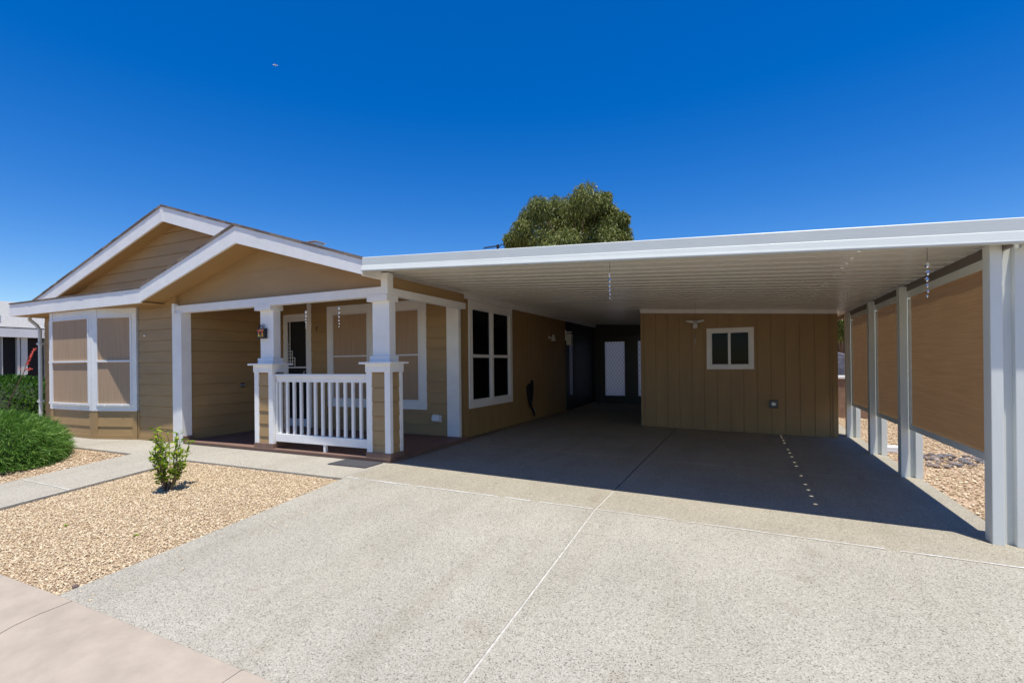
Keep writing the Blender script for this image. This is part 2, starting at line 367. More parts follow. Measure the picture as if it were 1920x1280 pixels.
# concrete walk
sheet('walkway', -8.75, -7.41, 1.8, 4.545, 0, 'walk', thick=.03)
sheet('walkway', -13.6, -4.386, 4.545, 5.70, -.002, 'walk', thick=.03)
ragged('walkway_crack', [(-8.74, 3.21), (-7.42, 3.17)], .022, .004)
ragged('walkway_crack', [(-7.38, 4.56), (-7.30, 5.40)], .010, .004)
ragged('walkway_crack', [(-5.17, 4.56), (-5.13, 5.40)], .010, .004)
ragged('walkway_crack', [(-4.42, 4.56), (-4.42, 5.40)], .010, .004)
ragged('walkway_crack', [(-7.425, 1.85), (-7.43, 4.50)], .020, .005)

# gravel: real stones over the gravel base, one object per bed
def stones(name, n, poly, smin, smax, m='gravel', sub=0, off=-.022, label='', cat='', flat=.6):
    # polygon given as rectangle list [(x0,x1,y0,y1)]
    bm = bmesh.new(); bmesh.ops.create_icosphere(bm, subdivisions=1, radius=1); base = np.array([v.co[:] for v in bm.verts]); fc = np.array([[v.index for v in f.verts] for f in bm.faces]); bm.free()
    # a coarse stone: 12 verts 20 faces
    ar = np.array([(r[1]-r[0])*(r[3]-r[2]) for r in poly]); pick = rng.choice(len(poly), n, p=ar/ar.sum()); P_ = np.array(poly)[pick]
    x = P_[:, 0]+(P_[:, 1]-P_[:, 0])*rng.random(n); y = P_[:, 2]+(P_[:, 3]-P_[:, 2])*rng.random(n)
    s = (smin+(smax-smin)*rng.random(n)**2.2)
    sc = np.stack([s*rng.uniform(.7, 1.35, n), s*rng.uniform(.7, 1.2, n), s*flat*rng.uniform(.6, 1.2, n)], 1)
    k = len(base)
    V = base[None]*(1+rng.uniform(-.28, .28, (n, k, 1)))
    V = V*sc[:, None, :]
    a = rng.uniform(0, 2*math.pi, n); ca, sa = np.cos(a)[:, None], np.sin(a)[:, None]
    t = rng.uniform(-.5, .5, n); ct, st = np.cos(t)[:, None], np.sin(t)[:, None]
    X1, Y1, Z1 = V[..., 0], V[..., 1]*ct-V[..., 2]*st, V[..., 1]*st+V[..., 2]*ct
    X2, Y2 = X1*ca-Y1*sa, X1*sa+Y1*ca
    W = np.stack([X2+x[:, None], Y2+y[:, None], Z1+(gnp(x, y)+off+s*flat*.35)[:, None]], -1).reshape(-1, 3)
    F = (fc[None]+np.arange(n)[:, None, None]*k).reshape(-1, 3)
    return mesh_np(name, W, F, m)
o = stones('gravel', 84000, [(-7.39, -4.40, 1.82, 4.53)], .0035, .0105); tag(o, 'tan crushed gravel bed between the walkway and the driveway', 'gravel', kind='stuff')
o = stones('gravel', 9000, [(-11.8, -8.77, 1.9, 4.5)], .007, .017); tag(o, 'tan gravel around the large green bush left of the walkway', 'gravel', kind='stuff')
o = stones('gravel', 16000, [(2.01, 4.6, 4.35, 9.5), (2.01, 5.2, 9.5, 16)], .009, .022); tag(o, 'tan gravel of the side yard beyond the carport posts', 'gravel', kind='stuff')

def strays(n, spots):
    o = stones('stray_gravel', n, spots, .004, .009, off=.0, flat=.7); tag(o, 'loose gravel bits scattered on the concrete along the gravel bed', 'gravel', kind='stuff')
strays(150, [(-4.38, -4.25, 1.85, 4.5)]*2+[(-4.25, -3.8, 1.85, 4.4), (-7.52, -7.42, 2.0, 4.5), (-7.3, -4.6, 4.56, 4.66)])

# ================================================================ WALL BUILDERS
def lap_wall(p0, p1, z0, z1, m, parent, exposure=.2, zref=.036, nrm=None, top=None, proud=.013, name='wall'):
    """horizontal lap siding on the wall p0->p1 (outside on the right-hand side seen from above when walking p0->p1 ... nrm gives it)"""
    p0 = Vector((*p0, 0)); p1 = Vector((*p1, 0)); d = p1-p0; L_ = d.length; d.normalize(); nrm = Vector((*nrm, 0)).normalized()
    b = MB(); z = z0
    cuts = [z0]; k = math.ceil((z0-zref)/exposure+1e-6)
    zz = zref+k*exposure
    while zz < z1-1e-4: cuts.append(zz); zz += exposure
    cuts.append(z1)
    # backing
    bk = -nrm*.1
    for a, c in zip(cuts[:-1], cuts[1:]):
        ph = (c-a)/exposure
        def seg(zv):
            if top is None: return (0, L_)
            return top(zv)
        s0, s1 = seg(a); t0, t1 = seg(c)
        if s1-s0 < .01: continue
        pr = proud*min(1, ph)
        A = p0+d*s0+nrm*pr+Vector((0, 0, a)); B = p0+d*s1+nrm*pr+Vector((0, 0, a))
        gp = .0055 if c < z1-.01 else 0; Cc = p0+d*t1+Vector((0, 0, c-gp)); D = p0+d*t0+Vector((0, 0, c-gp))
        if t1-t0 < .01: b.quad(A, B, (Cc+D)/2)
        else: b.quad(A, B, Cc, D)
        rec = -nrm*.012; dz = Vector((0, 0, -.0055 if a > z0+.01 else 0))
        b.quad(p0+d*s0+rec+Vector((0, 0, a)), p0+d*s1+rec+Vector((0, 0, a)), B, A)
        b.quad(p0+d*s0+rec+dz+Vector((0, 0, a)), p0+d*s1+rec+dz+Vector((0, 0, a)), p0+d*s1+rec+Vector((0, 0, a)), p0+d*s0+rec+Vector((0, 0, a)))
        b.quad(p0+d*s0+dz+Vector((0, 0, a)), p0+d*s1+dz+Vector((0, 0, a)), p0+d*s1+rec+dz+Vector((0, 0, a)), p0+d*s0+rec+dz+Vector((0, 0, a)))
    # solid back sheet, 6 cm behind
    sb0, sb1 = (0, L_)
    if top is None:
        q = [p0+bk+Vector((0, 0, z0)), p0+d*L_+bk+Vector((0, 0, z0)), p0+d*L_+bk+Vector((0, 0, z1)), p0+bk+Vector((0, 0, z1))]
        b.quad(*q); b.quad(q[0], q[3], q[3]-bk, q[0]-bk); b.quad(q[1], q[2], q[2]-bk, q[1]-bk); b.quad(q[3], q[2], q[2]-bk, q[3]-bk)
    return b.build(name, m, parent)

def groove_wall(p0, p1, z0, z1, m, parent, start, pitch=.247, gw=.016, gd=.011, nrm=(0, -1), z1b=None, name='wall', holes=()):
    """vertical grooved panel siding; z1b = top height at the far end; holes = [(s0,s1,za,zb)] openings"""
    p0 = Vector((*p0, 0)); p1 = Vector((*p1, 0)); d = p1-p0; L_ = d.length; d.normalize(); nrm = Vector((*nrm, 0)).normalized()
    z1b = z1 if z1b is None else z1b
    topz = lambda s: z1+(z1b-z1)*s/L_
    ev = [(0, 0)]; s = start
    while s < L_-gw: 
        if s > gw: ev += [(s, 0), (s+.001, -gd), (s+gw-.001, -gd), (s+gw, 0)]
        s += pitch
    ev.append((L_, 0)); b = MB()
    for (sa, da), (sb, db) in zip(ev[:-1], ev[1:]):
        def q(s, dd, z): return p0+d*s+nrm*dd+Vector((0, 0, z))
        spans = [(z0, None)]
        cutpts = sorted(set([sa, sb]+[h for ho in holes for h in ho[:2] if sa < h < sb]))
        for a, c in zip(cutpts[:-1], cutpts[1:]):
            fa = da+(db-da)*(a-sa)/max(1e-9, sb-sa); fc = da+(db-da)*(c-sa)/max(1e-9, sb-sa)
            rng_ = [(z0, topz(a), topz(c))]
            mid = (a+c)/2; hs_ = [h for h in holes if h[0] < mid < h[1]]
            if hs_:
                h = hs_[0]; b.quad(q(a, fa, z0), q(c, fc, z0), q(c, fc, h[2]), q(a, fa, h[2])); b.quad(q(a, fa, h[3]), q(c, fc, h[3]), q(c, fc, topz(c)), q(a, fa, topz(a)))
            else: b.quad(q(a, fa, z0), q(c, fc, z0), q(c, fc, topz(c)), q(a, fa, topz(a)))
    return b.build(name, m, parent)

# ================================================================ HOUSE
XR = -4.60; XL = -13.74; YF = 5.46; YP = 5.45; YB = 7.60; YG = 5.07; YM = 5.38; XE = -4.535; XW = -14.245   # side walls, front wall, porch face, porch back wall, barge plane
DZ = .055
SL = .304; EZ = 2.742; RX = -9.39; RZ = EZ+(XE-RX)*SL; PX = -7.017; PZ = EZ+(XE-PX)*SL
house = thing('house', (-9.4, 5.65, 0), 'tan lap-sided single-storey house with white trim and a gabled front porch', 'house')

# --- deck
b = MB(); b.box(-9.2, -4.405, 5.445, 5.475, -.002, DZ-.018); b.box(-4.43, -4.405, 5.475, 7.55, -.002, DZ-.018)
deck = b.build('porch_deck', 'deckfront', house)
b = MB(); b.box(-9.2, -4.40, 5.437, 5.577, DZ-.02, DZ); b.build('edge_board', 'deckfront', deck, bevel=.003)
b = MB(); x = -9.2
while x < -4.45:
    x2 = min(x+.138, -4.40); b.box(x, x2-.005, 5.582, YB, DZ-.022, DZ-.001); x += .138
b.build('deck_boards', 'deck', deck)

# --- walls
lap_wall((-10.25, YF), (-9.15, YF), .07, 2.5, 'tan', house, nrm=(0, -1))
lap_wall((XL, YF), (-13.2, YF), .0, 2.5, 'tan', house, nrm=(0, -1))
b = MB(); b.box(-10.25, -9.20, YF-.018, YF+.02, 0, .075); b.build('base_board', 'tan', house)
b = MB(); b.box(-10.28, -10.25, YF-.021, YF+.02, 0, .52); b.build('corner_board', 'tan', house)
lap_wall((-8.975, 5.55), (-8.97, YB+.02), DZ, 2.75, 'tan', house, nrm=(1, 0))
lap_wall((-8.97, YB), (-8.97+.001, YB), DZ, 2.7, 'tan', house, nrm=(0, -1)) if False else None
# porch back wall around door and window (pieces)
DX0, DX1, DT = -9.02, -8.16, 2.44      # door trim extent
lap_wall((-8.155, YB), (-7.72, YB), DZ, 2.75, 'tan', house, nrm=(0, -1))
lap_wall((-7.72, YB), (-5.28, YB), DZ, .52, 'tan', house, nrm=(0, -1))
lap_wall((-7.72, YB), (-5.28, YB), 2.545, 2.75, 'tan', house, nrm=(0, -1))
lap_wall((-5.28, YB), (XR, YB), DZ, 2.75, 'tan', house, nrm=(0, -1))
lap_wall((-8.97, YB), (-8.155, YB), 2.44, 2.75, 'tan', house, nrm=(0, -1))
# side wall under the carport, vertical grooves
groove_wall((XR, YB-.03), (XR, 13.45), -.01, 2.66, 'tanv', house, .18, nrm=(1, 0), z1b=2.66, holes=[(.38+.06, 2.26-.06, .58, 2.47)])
b = MB(); b.box(XL, XL+.05, YF, 16.6, 0, 2.6); b.build('wall', 'tan', house)
b = MB(); b.box(XL, XR, 16.6, 16.65, 0, 2.7); b.build('wall', 'tan', house)
# ceiling of porch
b = MB(); b.box(-9.0, XR+.03, 5.60, YB+.01, 2.72, 2.74); b.build('porch_ceiling', 'tans', house)

# --- corner trims
b = MB(); b.box(-9.20, -8.94, 5.425, 5.60, 0, 2.306); b.box(-9.20, -9.132, 5.422, 5.50, 2.306, 2.472); post_l = b.build('porch_post', 'whitev', house, bevel=.003)
b = MB(); b.box(-8.955, -8.925, 5.435, 5.62, DZ, DZ+.075); b.build('base_trim', 'deckfront', post_l)
b = MB(); b.box(-4.83, XR-.0, YB-.035, YB-.012, DZ, 2.60); b.box(XR-.003, XR+.022, YB-.035, YB+.05, 0, 2.60); b.build('corner_trim', 'whitev', house, bevel=.003)

# --- porch beam: front run, side run, tan infill above
b = MB(); b.box(-9.13, -4.53, YP, YP+.13, 2.305, 2.432); b.build('porch_beam', 'white', house, bevel=.003)
b = MB(); b.box(-4.535, -4.42, YP-.003, YP+.12, 2.325, 2.62); b.box(-4.53, -4.425, YP+.12, YB-.03, 2.315, 2.42); b.build('porch_beam', 'white', house, bevel=.003)
b = MB(); b.box(-4.51, -4.46, YP+.12, YB-.03, 2.42, 2.58); b.build('porch_side_infill', 'tan', house)
# gable wall above the beam
zs = lambda x: RZ-(x-RX)*SL
zl = lambda x: RZ-(RX-x)*SL
PLX = -9.495; pz = lambda x: PZ-(PX-x)*SL
YGP = 5.515
zt = lambda x: (zs(x) if x > PX else pz(x))-.06
b = MB(); b.prism([(-4.53, YGP, 2.40), (-4.53, YGP, zt(-4.53)), (PX, YGP, zt(PX)), (-9.2, YGP, zt(-9.2)), (-9.2, YGP, 2.40)], (0, .05, 0)); b.build('porch_gable_wall', 'tan', house)
# faint panel joint across the porch gable
b = MB(); b.prism([(-7.9, YGP-.003, 2.875), (-5.9, YGP-.003, 2.875), (-5.9, YGP-.003, 2.883), (-7.9, YGP-.003, 2.883)], (0, .004, 0)); b.build('panel_joint', 'tan', house)

# --- main gable wall (lap siding), recessed
YGW = 5.65
def gtop(zv):
    zz = zv+.06
    xl = RX-(RZ-zz)/SL; xr = RX+(RZ-zz)/SL
    return (max(0, xl-XW), min(-4.6-XW, xr-XW))
lap_wall((XW, YGW), (-4.6, YGW), 2.70, RZ-.07, 'tan', house, zref=2.636, nrm=(0, -1), top=gtop, name='gable_wall')

# --- roofs: solid slabs with shingles
ov = .013
b = MB()   # right slope, its front edge steps forward at the porch ridge
b.prism([(XE+.03, YG-ov, zs(XE+.03)), (PX, YG-ov, PZ), (PX, YM-ov, PZ), (RX, YM-ov, RZ), (RX, 16.9, RZ), (XE+.03, 16.9, zs(XE+.03))], (0, 0, .028))
roof = b.build('roof', 'shingle', house)
b = MB(); b.prism([(RX, YM-ov, RZ), (XW-.1, YM-ov, zl(XW-.1)), (XW-.1, 16.9, zl(XW-.1)), (RX, 16.9, RZ)], (0, 0, .028)); b.build('roof_slope', 'shingle', roof)
b = MB(); b.prism([(PX, YG-ov, PZ), (PX, 6.3, PZ), (PLX, 6.3, pz(PLX)), (PLX, YG-ov, pz(PLX))], (0, 0, .028)); b.build('porch_roof_slope', 'shingle', roof)
b = MB(); b.prism([(PLX, YG-ov, 2.722), (PLX, YGW+.02, 2.76), (XW, YGW+.02, 2.76), (XW, YG-ov, 2.722)], (0, 0, .018)); b.build('eave_strip', 'shingle', roof)
# thin uneven shingle tips over the edges
def tips(x0, z0, x1, z1, y, nm='shingle_edge'):
    b = MB(); L_ = math.hypot(x1-x0, z1-z0); n = int(L_/.16); 
    for i in range(n):
        a, c = i/n, (i+.97)/n; o = random.uniform(-.004, .0035)
        xa, za, xb, zb = x0+(x1-x0)*a, z0+(z1-z0)*a, x0+(x1-x0)*c, z0+(z1-z0)*c
        b.prism([(xa, y+o, za+.03), (xb, y+o, zb+.03), (xb, y+.1, zb+.03), (xa, y+.1, za+.03)], (0, 0, .006))
    b.build(nm, 'shingle', roof)
tips(PX, PZ, XE+.02, zs(XE+.02), YG-ov-.003); tips(PLX, pz(PLX), PX, PZ, YG-ov-.003); tips(XW, 2.712, PLX, 2.712, YG-ov-.003)
tips(RX, RZ, PX, zs(PX), YM-ov-.003); tips(XW, zl(XW), RX, RZ, YM-ov-.003)
# --- barge boards and fascia (white)
def barge(x0, z0, x1, z1, y, h, nm='barge_board', t=.035, hb=None):
    b = MB(); hb = h if hb is None else hb
    b.prism([(x0, y, z0), (x1, y, z1), (x1, y, z1-hb), (x0, y, z0-h)], (0, t, 0)); return b.build(nm, 'white', house, bevel=.003)
barge(PX, PZ-.003, XE+.01, zs(XE+.01)-.003, YG, .262, hb=.20)
barge(PLX, pz(PLX)-.003, PX, PZ-.003, YG, .25, hb=.262)
barge(XW, 2.719, PLX, 2.719, YG, .25, 'fascia')
barge(RX, RZ-.003, PX-.0, zs(PX)-.003, YM, .26, hb=.26)
barge(XW, zl(XW)-.003, RX, RZ-.003, YM, .25, hb=.26)
b = MB(); b.box(RX-.045, RX+.045, YM-.006, YM, RZ-.275, RZ-.012); b.build('peak_trim', 'white', house)
b = MB(); b.box(XW, XW+.035, YG+.035, 16.8, 2.47, 2.719); b.build('fascia', 'white', house)
b = MB(); b.box(XE-.035, XE, YG+.035, 16.6, 2.531, 2.70); b.build('fascia', 'white', house, bevel=.002)
# --- soffits, level with the lower edge of the barge boards
b = MB(); of = .243
b.prism([(PX, YG+.035, PZ-of-.01), (PX, YGP+.02, PZ-of-.01), (PLX, YGP+.2, pz(PLX)-of+.004), (PLX, YG+.035, pz(PLX)-of+.004)], (0, 0, .015))
b.prism([(XE-.04, YG+.035, zs(XE)-.19), (XE-.04, YGP+.02, zs(XE)-.19), (PX, YGP+.02, PZ-of-.01), (PX, YG+.035, PZ-of-.01)], (0, 0, .015))
b.build('porch_soffit', 'tans', house)
b = MB(); b.box(PLX-.02, -9.14, YF-.006, YF+.06, 2.46, 2.66); b.build('soffit_infill', 'tans', house)
b = MB(); b.box(XW+.035, PLX+.02, YG+.036, YF+.02, 2.474, 2.489); b.build('soffit', 'tans', house)
b = MB(); og = .245
b.prism([(RX, YM+.035, RZ-og), (RX, YGW+.02, RZ-og), (XW+.04, YGW+.02, zl(XW+.04)-og), (XW+.04, YM+.035, zl(XW+.04)-og)], (0, 0, .015))
b.prism([(RX, YM+.035, RZ-og), (RX, YGW+.02, RZ-og), (PX, YGW+.02, PZ-og), (PX, YM+.035, PZ-og)], (0, 0, .015))
b.build('gable_soffit', 'tans', house)
# roof vent and downspout
b = MB(); vy = 7.3; _a = (595-960)/929; _d = fw+rt*_a; vx = _d.x/_d.y*vy; vz = zs(vx)+.03
b.box(vx-.10, vx+.10, vy-.12, vy+.12, vz-.1, vz+.05); b.box(vx-.13, vx+.13, vy-.15, vy+.15, vz+.05, vz+.07); b.build('roof_vent', 'steel', house, bevel=.01)
b = MB(); xd, yd = -13.80, 5.40
b.tube([(-14.0, 5.30, 2.50), (-14.0, 5.31, 2.40), (-13.86, 5.37, 2.28), (xd, yd, 2.18), (xd, yd, .3)], .035, 8)
b.box(xd-.06, xd+.06, yd-.04, yd+.04, 1.86, 1.90); b.box(xd-.06, xd+.06, yd-.04, yd+.04, .62, .66); b.build('downspout', 'alu', house)

# --- pillars
def pillar(cx):
    y0, y1 = YP, 5.735; w2 = .2085
    b = MB(); b.box(cx-w2+.03, cx+w2-.03, y0+.03, y1-.03, DZ+.07, 1.30)
    z = .036+.2
    core = MB(); zc = [DZ+.07]+[.036+.2*k for k in range(1, 7)]+[1.30]
    for a, c in zip(zc[:-1], zc[1:]):
        p = .013; x0, x1, ya, yb = cx-w2+.022, cx+w2-.022, y0+.022, y1-.022
        core.hexa([(x0-p, ya-p, a), (x1+p, ya-p, a), (x1+p, yb+p, a), (x0-p, yb+p, a), (x0, ya, c-.006), (x1, ya, c-.006), (x1, yb, c-.006), (x0, yb, c-.006)])
    pil = core.build('porch_pillar', 'tan', house)
    c = MB(); cw = .095; cd_ = .062
    for sx in (0, 1):
        for sy in (0, 1):
            xa = cx-w2 if sx == 0 else cx+w2-cw; ya = y0 if sy == 0 else y1-cd_
            c.box(xa, xa+cw, ya, ya+cd_, DZ+.07, 1.262)
    c.build('corner_board', 'whitev', pil, bevel=.003)
    c = MB(); c.box(cx-w2-.010, cx+w2+.010, y0-.010, y1+.010, 1.25, 1.362); c.build('apron', 'white', pil, bevel=.003)
    c = MB(); c.box(cx-w2-.085, cx+w2+.06, y0-.055, y1+.065, 1.362, 1.392); c.build('cap_slab', 'white', pil, bevel=.004)
    c = MB(); c.box(cx-.1485, cx+.1485, 5.525, 5.66, 1.392, 2.325); c.build('shaft', 'whitev', pil, bevel=.003)
    c = MB(); c.box(cx-.176, cx+.176, 5.492, 5.69, 1.392, 1.475); c.build('collar', 'white', pil, bevel=.003)
    c = MB(); c.box(cx-.178, cx+.178, 5.440, 5.69, 2.235, 2.322); c.build('capital', 'white', pil, bevel=.003)
    c = MB(); c.box(cx-w2-.008, cx+w2+.006, y0-.008, y1+.012, DZ, DZ+.074); c.build('base_trim', 'deckfront', pil, bevel=.003)
    return pil
pillar(-4.607); pillar(-6.905)

# --- railing
b = MB(); yr = 5.53
b.box(-6.69, -4.815, yr-.045, yr+.045, 1.180, 1.222); rail = b.build('railing', 'white', house, bevel=.004)
b = MB(); b.box(-6.69, -4.815, yr-.02, yr+.02, 1.098, 1.180); b.build('upper_rail', 'white', rail, bevel=.003)
b = MB(); b.box(-6.69, -4.815, yr-.035, yr+.035, .165, .29); b.build('lower_rail', 'white', rail, bevel=.003)
b = MB(); b.box(-5.69, -5.65, yr-.03, yr+.02, DZ, .165); b.build('foot_block', 'white', rail, bevel=.002)
b = MB(); b.box(0, .042, yr-.018, yr+.018, .29, 1.098); bal = b.build('baluster', 'whitev', rail, bevel=.003); bal.location.x = -6.628
for k in range(1, 13):
    c = bal.copy(); C.objects.link(c); c.parent = rail; c.matrix_parent_inverse = bal.matrix_parent_inverse.copy(); c.location.x = -6.628+.1478*k
b = MB(); b.box(-6.69, -6.655, yr-.03, yr+.03, .29, 1.098); b.build('end_stile', 'whitev', rail, bevel=.003)

# --- windows
def framewin(name, P0, dx, nrm, W, z0, z1, trim, parent, lites, screen=None, mull=.05, mid=None, inner=.035, sill=0, sash='vinyl', topw=None):
    """window on a wall: P0 = lower-left outer trim corner, dx along, nrm outwards. lites = number of units side by side"""
    P0 = Vector((*P0, 0)); dx = Vector((*dx, 0)).normalized(); n = Vector((*nrm, 0)).normalized(); U = Vector((0, 0, 1))
    topw = topw or trim
    def bx(bb, s0, s1, a, c, d0, d1): bb.obox(P0+dx*s0+n*d0+U*a, dx*(s1-s0), n*(d1-d0), U*(c-a))
    b = MB(); bx(b, 0, trim, z0, z1, -.02, .022); bx(b, W-trim, W, z0, z1, -.02, .022); bx(b, trim, W-trim, z1-topw, z1, -.02, .022); bx(b, trim, W-trim, z0, z0+trim, -.02, .022)
    win = b.build(name, 'white', parent, bevel=.003)
    a0, a1 = trim, W-trim; uw = (a1-a0-mull*(lites-1))/lites
    for k in range(1, lites):
        s = a0+k*uw+(k-1)*mull; b = MB(); bx(b, s, s+mull, z0+trim, z1-topw, -.02, .019); b.build('mullion', 'white', win, bevel=.002)
    for k in range(lites):
        s = a0+k*(uw+mull); e = s+uw; lo, hi = z0+trim, z1-topw
        if screen:
            b = MB(); f = .022; D0, D1 = .002, .034
            bx(b, s-.008, s+f, lo-.008, hi+.008, D0, D1); bx(b, e-f, e+.008, lo-.008, hi+.008, D0, D1); bx(b, s+f, e-f, lo-.008, lo+f, D0, D1); bx(b, s+f, e-f, hi-f, hi+.008, D0, D1)
            if mid: bx(b, s+f, e-f, mid-.014, mid+.014, D0+.002, D1+.002)
            b.build('screen_frame', 'vinyl', win)
            b = MB(); bx(b, s+f, e-f, lo+f, hi-f, .012, .018); b.build('solar_screen', screen, win)
        else:
            b = MB(); f = inner
            bx(b, s, s+f, lo, hi, -.03, .006); bx(b, e-f, e, lo, hi, -.03, .006); bx(b, s+f, e-f, lo, lo+f, -.03, .006); bx(b, s+f, e-f, hi-f, hi, -.03, .006)
            if mid: bx(b, s+f, e-f, mid-.03, mid+.03, -.03, .004)
            b.build('sash', sash, win, bevel=.002)
            b = MB(); bx(b, s+f, e-f, lo+f, hi-f, -.028, -.022); b.build('pane', 'glass', win)
    return win
# porch window with solar screens
framewin('window', (-7.712, YB), (1, 0), (0, -1), 2.435, .515, 2.548, .155, house, 2, 'screen', mull=.30, mid=1.53, topw=.165)
# side wall window, double hung pair
framewin('window', (XR+.0, 7.95), (0, 1), (1, 0), 1.885, .52, 2.533, .13, house, 2, None, mull=.09, mid=1.50, inner=.03)
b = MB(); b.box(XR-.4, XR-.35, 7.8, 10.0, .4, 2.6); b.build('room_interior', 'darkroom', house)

# --- bay window: front facet and right angled facet (and a hidden left one)
BX0, BX1, BY = -12.80, -11.24, 5.18
A_ = Vector((-10.31, YF-.01)); B_ = Vector((BX1, BY)); dR = (A_-B_); LR = dR.length; dR.normalize(); nR = Vector((dR.y, -dR.x))
C_ = Vector((BX0, BY)); D_ = Vector((BX0-.6, YF)); dL = (C_-D_); LL = dL.length; dL.normalize(); nL = Vector((dL.y, -dL.x))
bay = MB(); bay.prism([(D_.x+.05, D_.y, .0), (C_.x+.03, C_.y+.06, 0), (B_.x-.03, B_.y+.06, 0), (A_.x-.03, A_.y+.02, 0)], (0, 0, 2.47))
bayo = bay.build('bay_window', 'tan', house)
# bay body set just inside the facets; sub-parts are its cladding, frames and screens
def facet(p, d, n, L_, left, right):
    P0 = Vector((*p, 0)); d = Vector((*d, 0)); n = Vector((*n, 0)); U = Vector((0, 0, 1))
    def bx(bb, s0, s1, a, c, d0, d1): bb.obox(P0+d*s0+n*d0+U*a, d*(s1-s0), n*(d1-d0), U*(c-a))
    b = MB(); bx(b, 0, L_, 0, .078, -.05, .016); bx(b, 0, .105, .078, .53, -.05, .014); bx(b, L_-.105, L_, .078, .53, -.05, .014); b.build('corner_board', 'tan', bayo, bevel=.002)
    zz = [.078, .236, .436, .53]; b = MB()
    for a, c in zip(zz[:-1], zz[1:]):
        pr = .012*min(1, (c-a)/.2)+.001
        q = [P0+d*.10+n*pr+U*a, P0+d*(L_-.10)+n*pr+U*a, P0+d*(L_-.10)-n*.001+U*c, P0+d*.10-n*.001+U*c]; b.quad(*q)
        b.quad(P0+d*.10-n*.04+U*a, P0+d*(L_-.10)-n*.04+U*a, q[1], q[0])
    b.build('siding', 'tan', bayo)
    b = MB(); t = .105
    bx(b, 0, t, .53, 2.472, -.05, .020); bx(b, L_-t, L_, .53, 2.472, -.05, .020); bx(b, t, L_-t, .53, .66, -.05, .018); bx(b, t, L_-t, 2.30, 2.472, -.05, .010)
    b.build('trim', 'white', bayo, bevel=.003)
    b = MB(); s, e, lo, hi, f = t+.0, L_-t, .63, 2.315, .024
    bx(b, s-.012, s+f, lo, hi, .014, .034); bx(b, e-f, e+.012, lo, hi, .014, .034); bx(b, s+f, e-f, lo, lo+f+.012, .010, .046); bx(b, s+f, e-f, hi-f, hi, .012, .034); bx(b, s+f, e-f, 1.455, 1.49, .012, .044)
    for q in (.25, .75): bx(b, s+(e-s)*q-.012, s+(e-s)*q+.012, lo-.012, lo+.016, .014, .05)
    b.build('screen_frame', 'vinyl', bayo, bevel=.002)
    b = MB(); bx(b, s+f, e-f, lo+f, hi-f, -.002, .018); b.build('solar_screen', 'screen', bayo)
facet((BX0, BY), (1, 0), (0, -1), BX1-BX0, 1, 1)
facet((B_.x, B_.y), dR, nR, LR, 1, 1)
facet((D_.x, D_.y), dL, nL, LL, 1, 1)

# --- front door with decorative screen door
b = MB(); b.box(-8.96, -8.25, YB-.022, YB+.01, 2.375, 2.44); b.box(-8.263, -8.155, YB-.024, YB+.01, DZ, 2.74); b.box(-8.968, -8.90, YB-.022, YB+.01, DZ, 2.375)
door = b.build('front_door', 'whitev', house, bevel=.002)
b = MB(); x0, x1, z0, z1 = -8.90, -8.263, DZ+.02, 2.375; y0 = YB-.03
b.box(x0, x0+.065, y0, y0+.025, z0, z1); b.box(x1-.03, x1, y0, y0+.025, z0, z1); b.box(x0+.065, x1-.03, y0, y0+.025, z1-.09, z1); b.box(x0+.065, x1-.03, y0, y0+.025, z0, z0+.16)
b.box(x0+.065, x1-.03, y0+.002, y0+.023, 1.30, 1.33); sd = b.build('screen_door', 'vinyl', door, bevel=.002)
b = MB(); t = .012
def bar(xa, xb, za, zb): b.box(xa, xb, y0-.006, y0+.006, za, zb)
bx_ = x0+.065
bar(bx_+.075, bx_+.089, 1.36, z1-.09)
for z in (1.80, 1.73): bar(bx_, bx_+.078, z, z+.012)
bar(bx_, bx_+.155, 1.655, 1.668); bar(bx_+.143, bx_+.155, 1.36, 1.655); bar(bx_, bx_+.155, 1.585, 1.597)
bar(bx_, bx_+.225, 1.515, 1.528); bar(bx_+.213, bx_+.225, 1.34, 1.515); bar(bx_, bx_+.225, 1.44, 1.452)
b.build('grille', 'vinyl', sd)
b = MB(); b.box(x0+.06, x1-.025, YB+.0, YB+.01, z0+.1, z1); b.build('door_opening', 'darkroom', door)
b = MB(); b.tube([(x1-.05, y0-.0, 1.10), (x1-.05, y0-.04, 1.12), (x1-.05, y0-.04, 1.22), (x1-.05, y0, 1.24)], .008, 6); b.build('handle', 'steel', door)

# glazed patio door in the dark end of the side wall
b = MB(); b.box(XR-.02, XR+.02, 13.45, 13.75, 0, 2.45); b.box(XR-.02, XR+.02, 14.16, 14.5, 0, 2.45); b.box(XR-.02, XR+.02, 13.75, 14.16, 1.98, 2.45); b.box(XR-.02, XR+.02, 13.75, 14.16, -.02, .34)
pd = b.build('patio_door', 'shadetrim', house)
b = MB(); b.box(XR-.008, XR+.002, 13.75, 14.16, .34, 1.98); b.build('pane', 'mirror', pd)
b = MB(); b.box(XR-.05, XR-.02, 13.45, 16.6, 0, 2.66); b.box(XR-.02, XR+.0, 14.5, 16.6, 0, 2.66); b.box(XR-.02, XR, 13.45, 14.5, 2.45, 2.66); b.build('wall', 'shadetrim', house)

# ================================================================ CARPORT
def cz(x): return 2.643-.056*(x+4.55)         # underside of the roof pans
car = thing('carport', (-1.3, 5.3, -.06), 'white flat-roofed metal carport over the driveway with cream corrugated ceiling', 'carport')
XA, XB = -4.545, 1.895
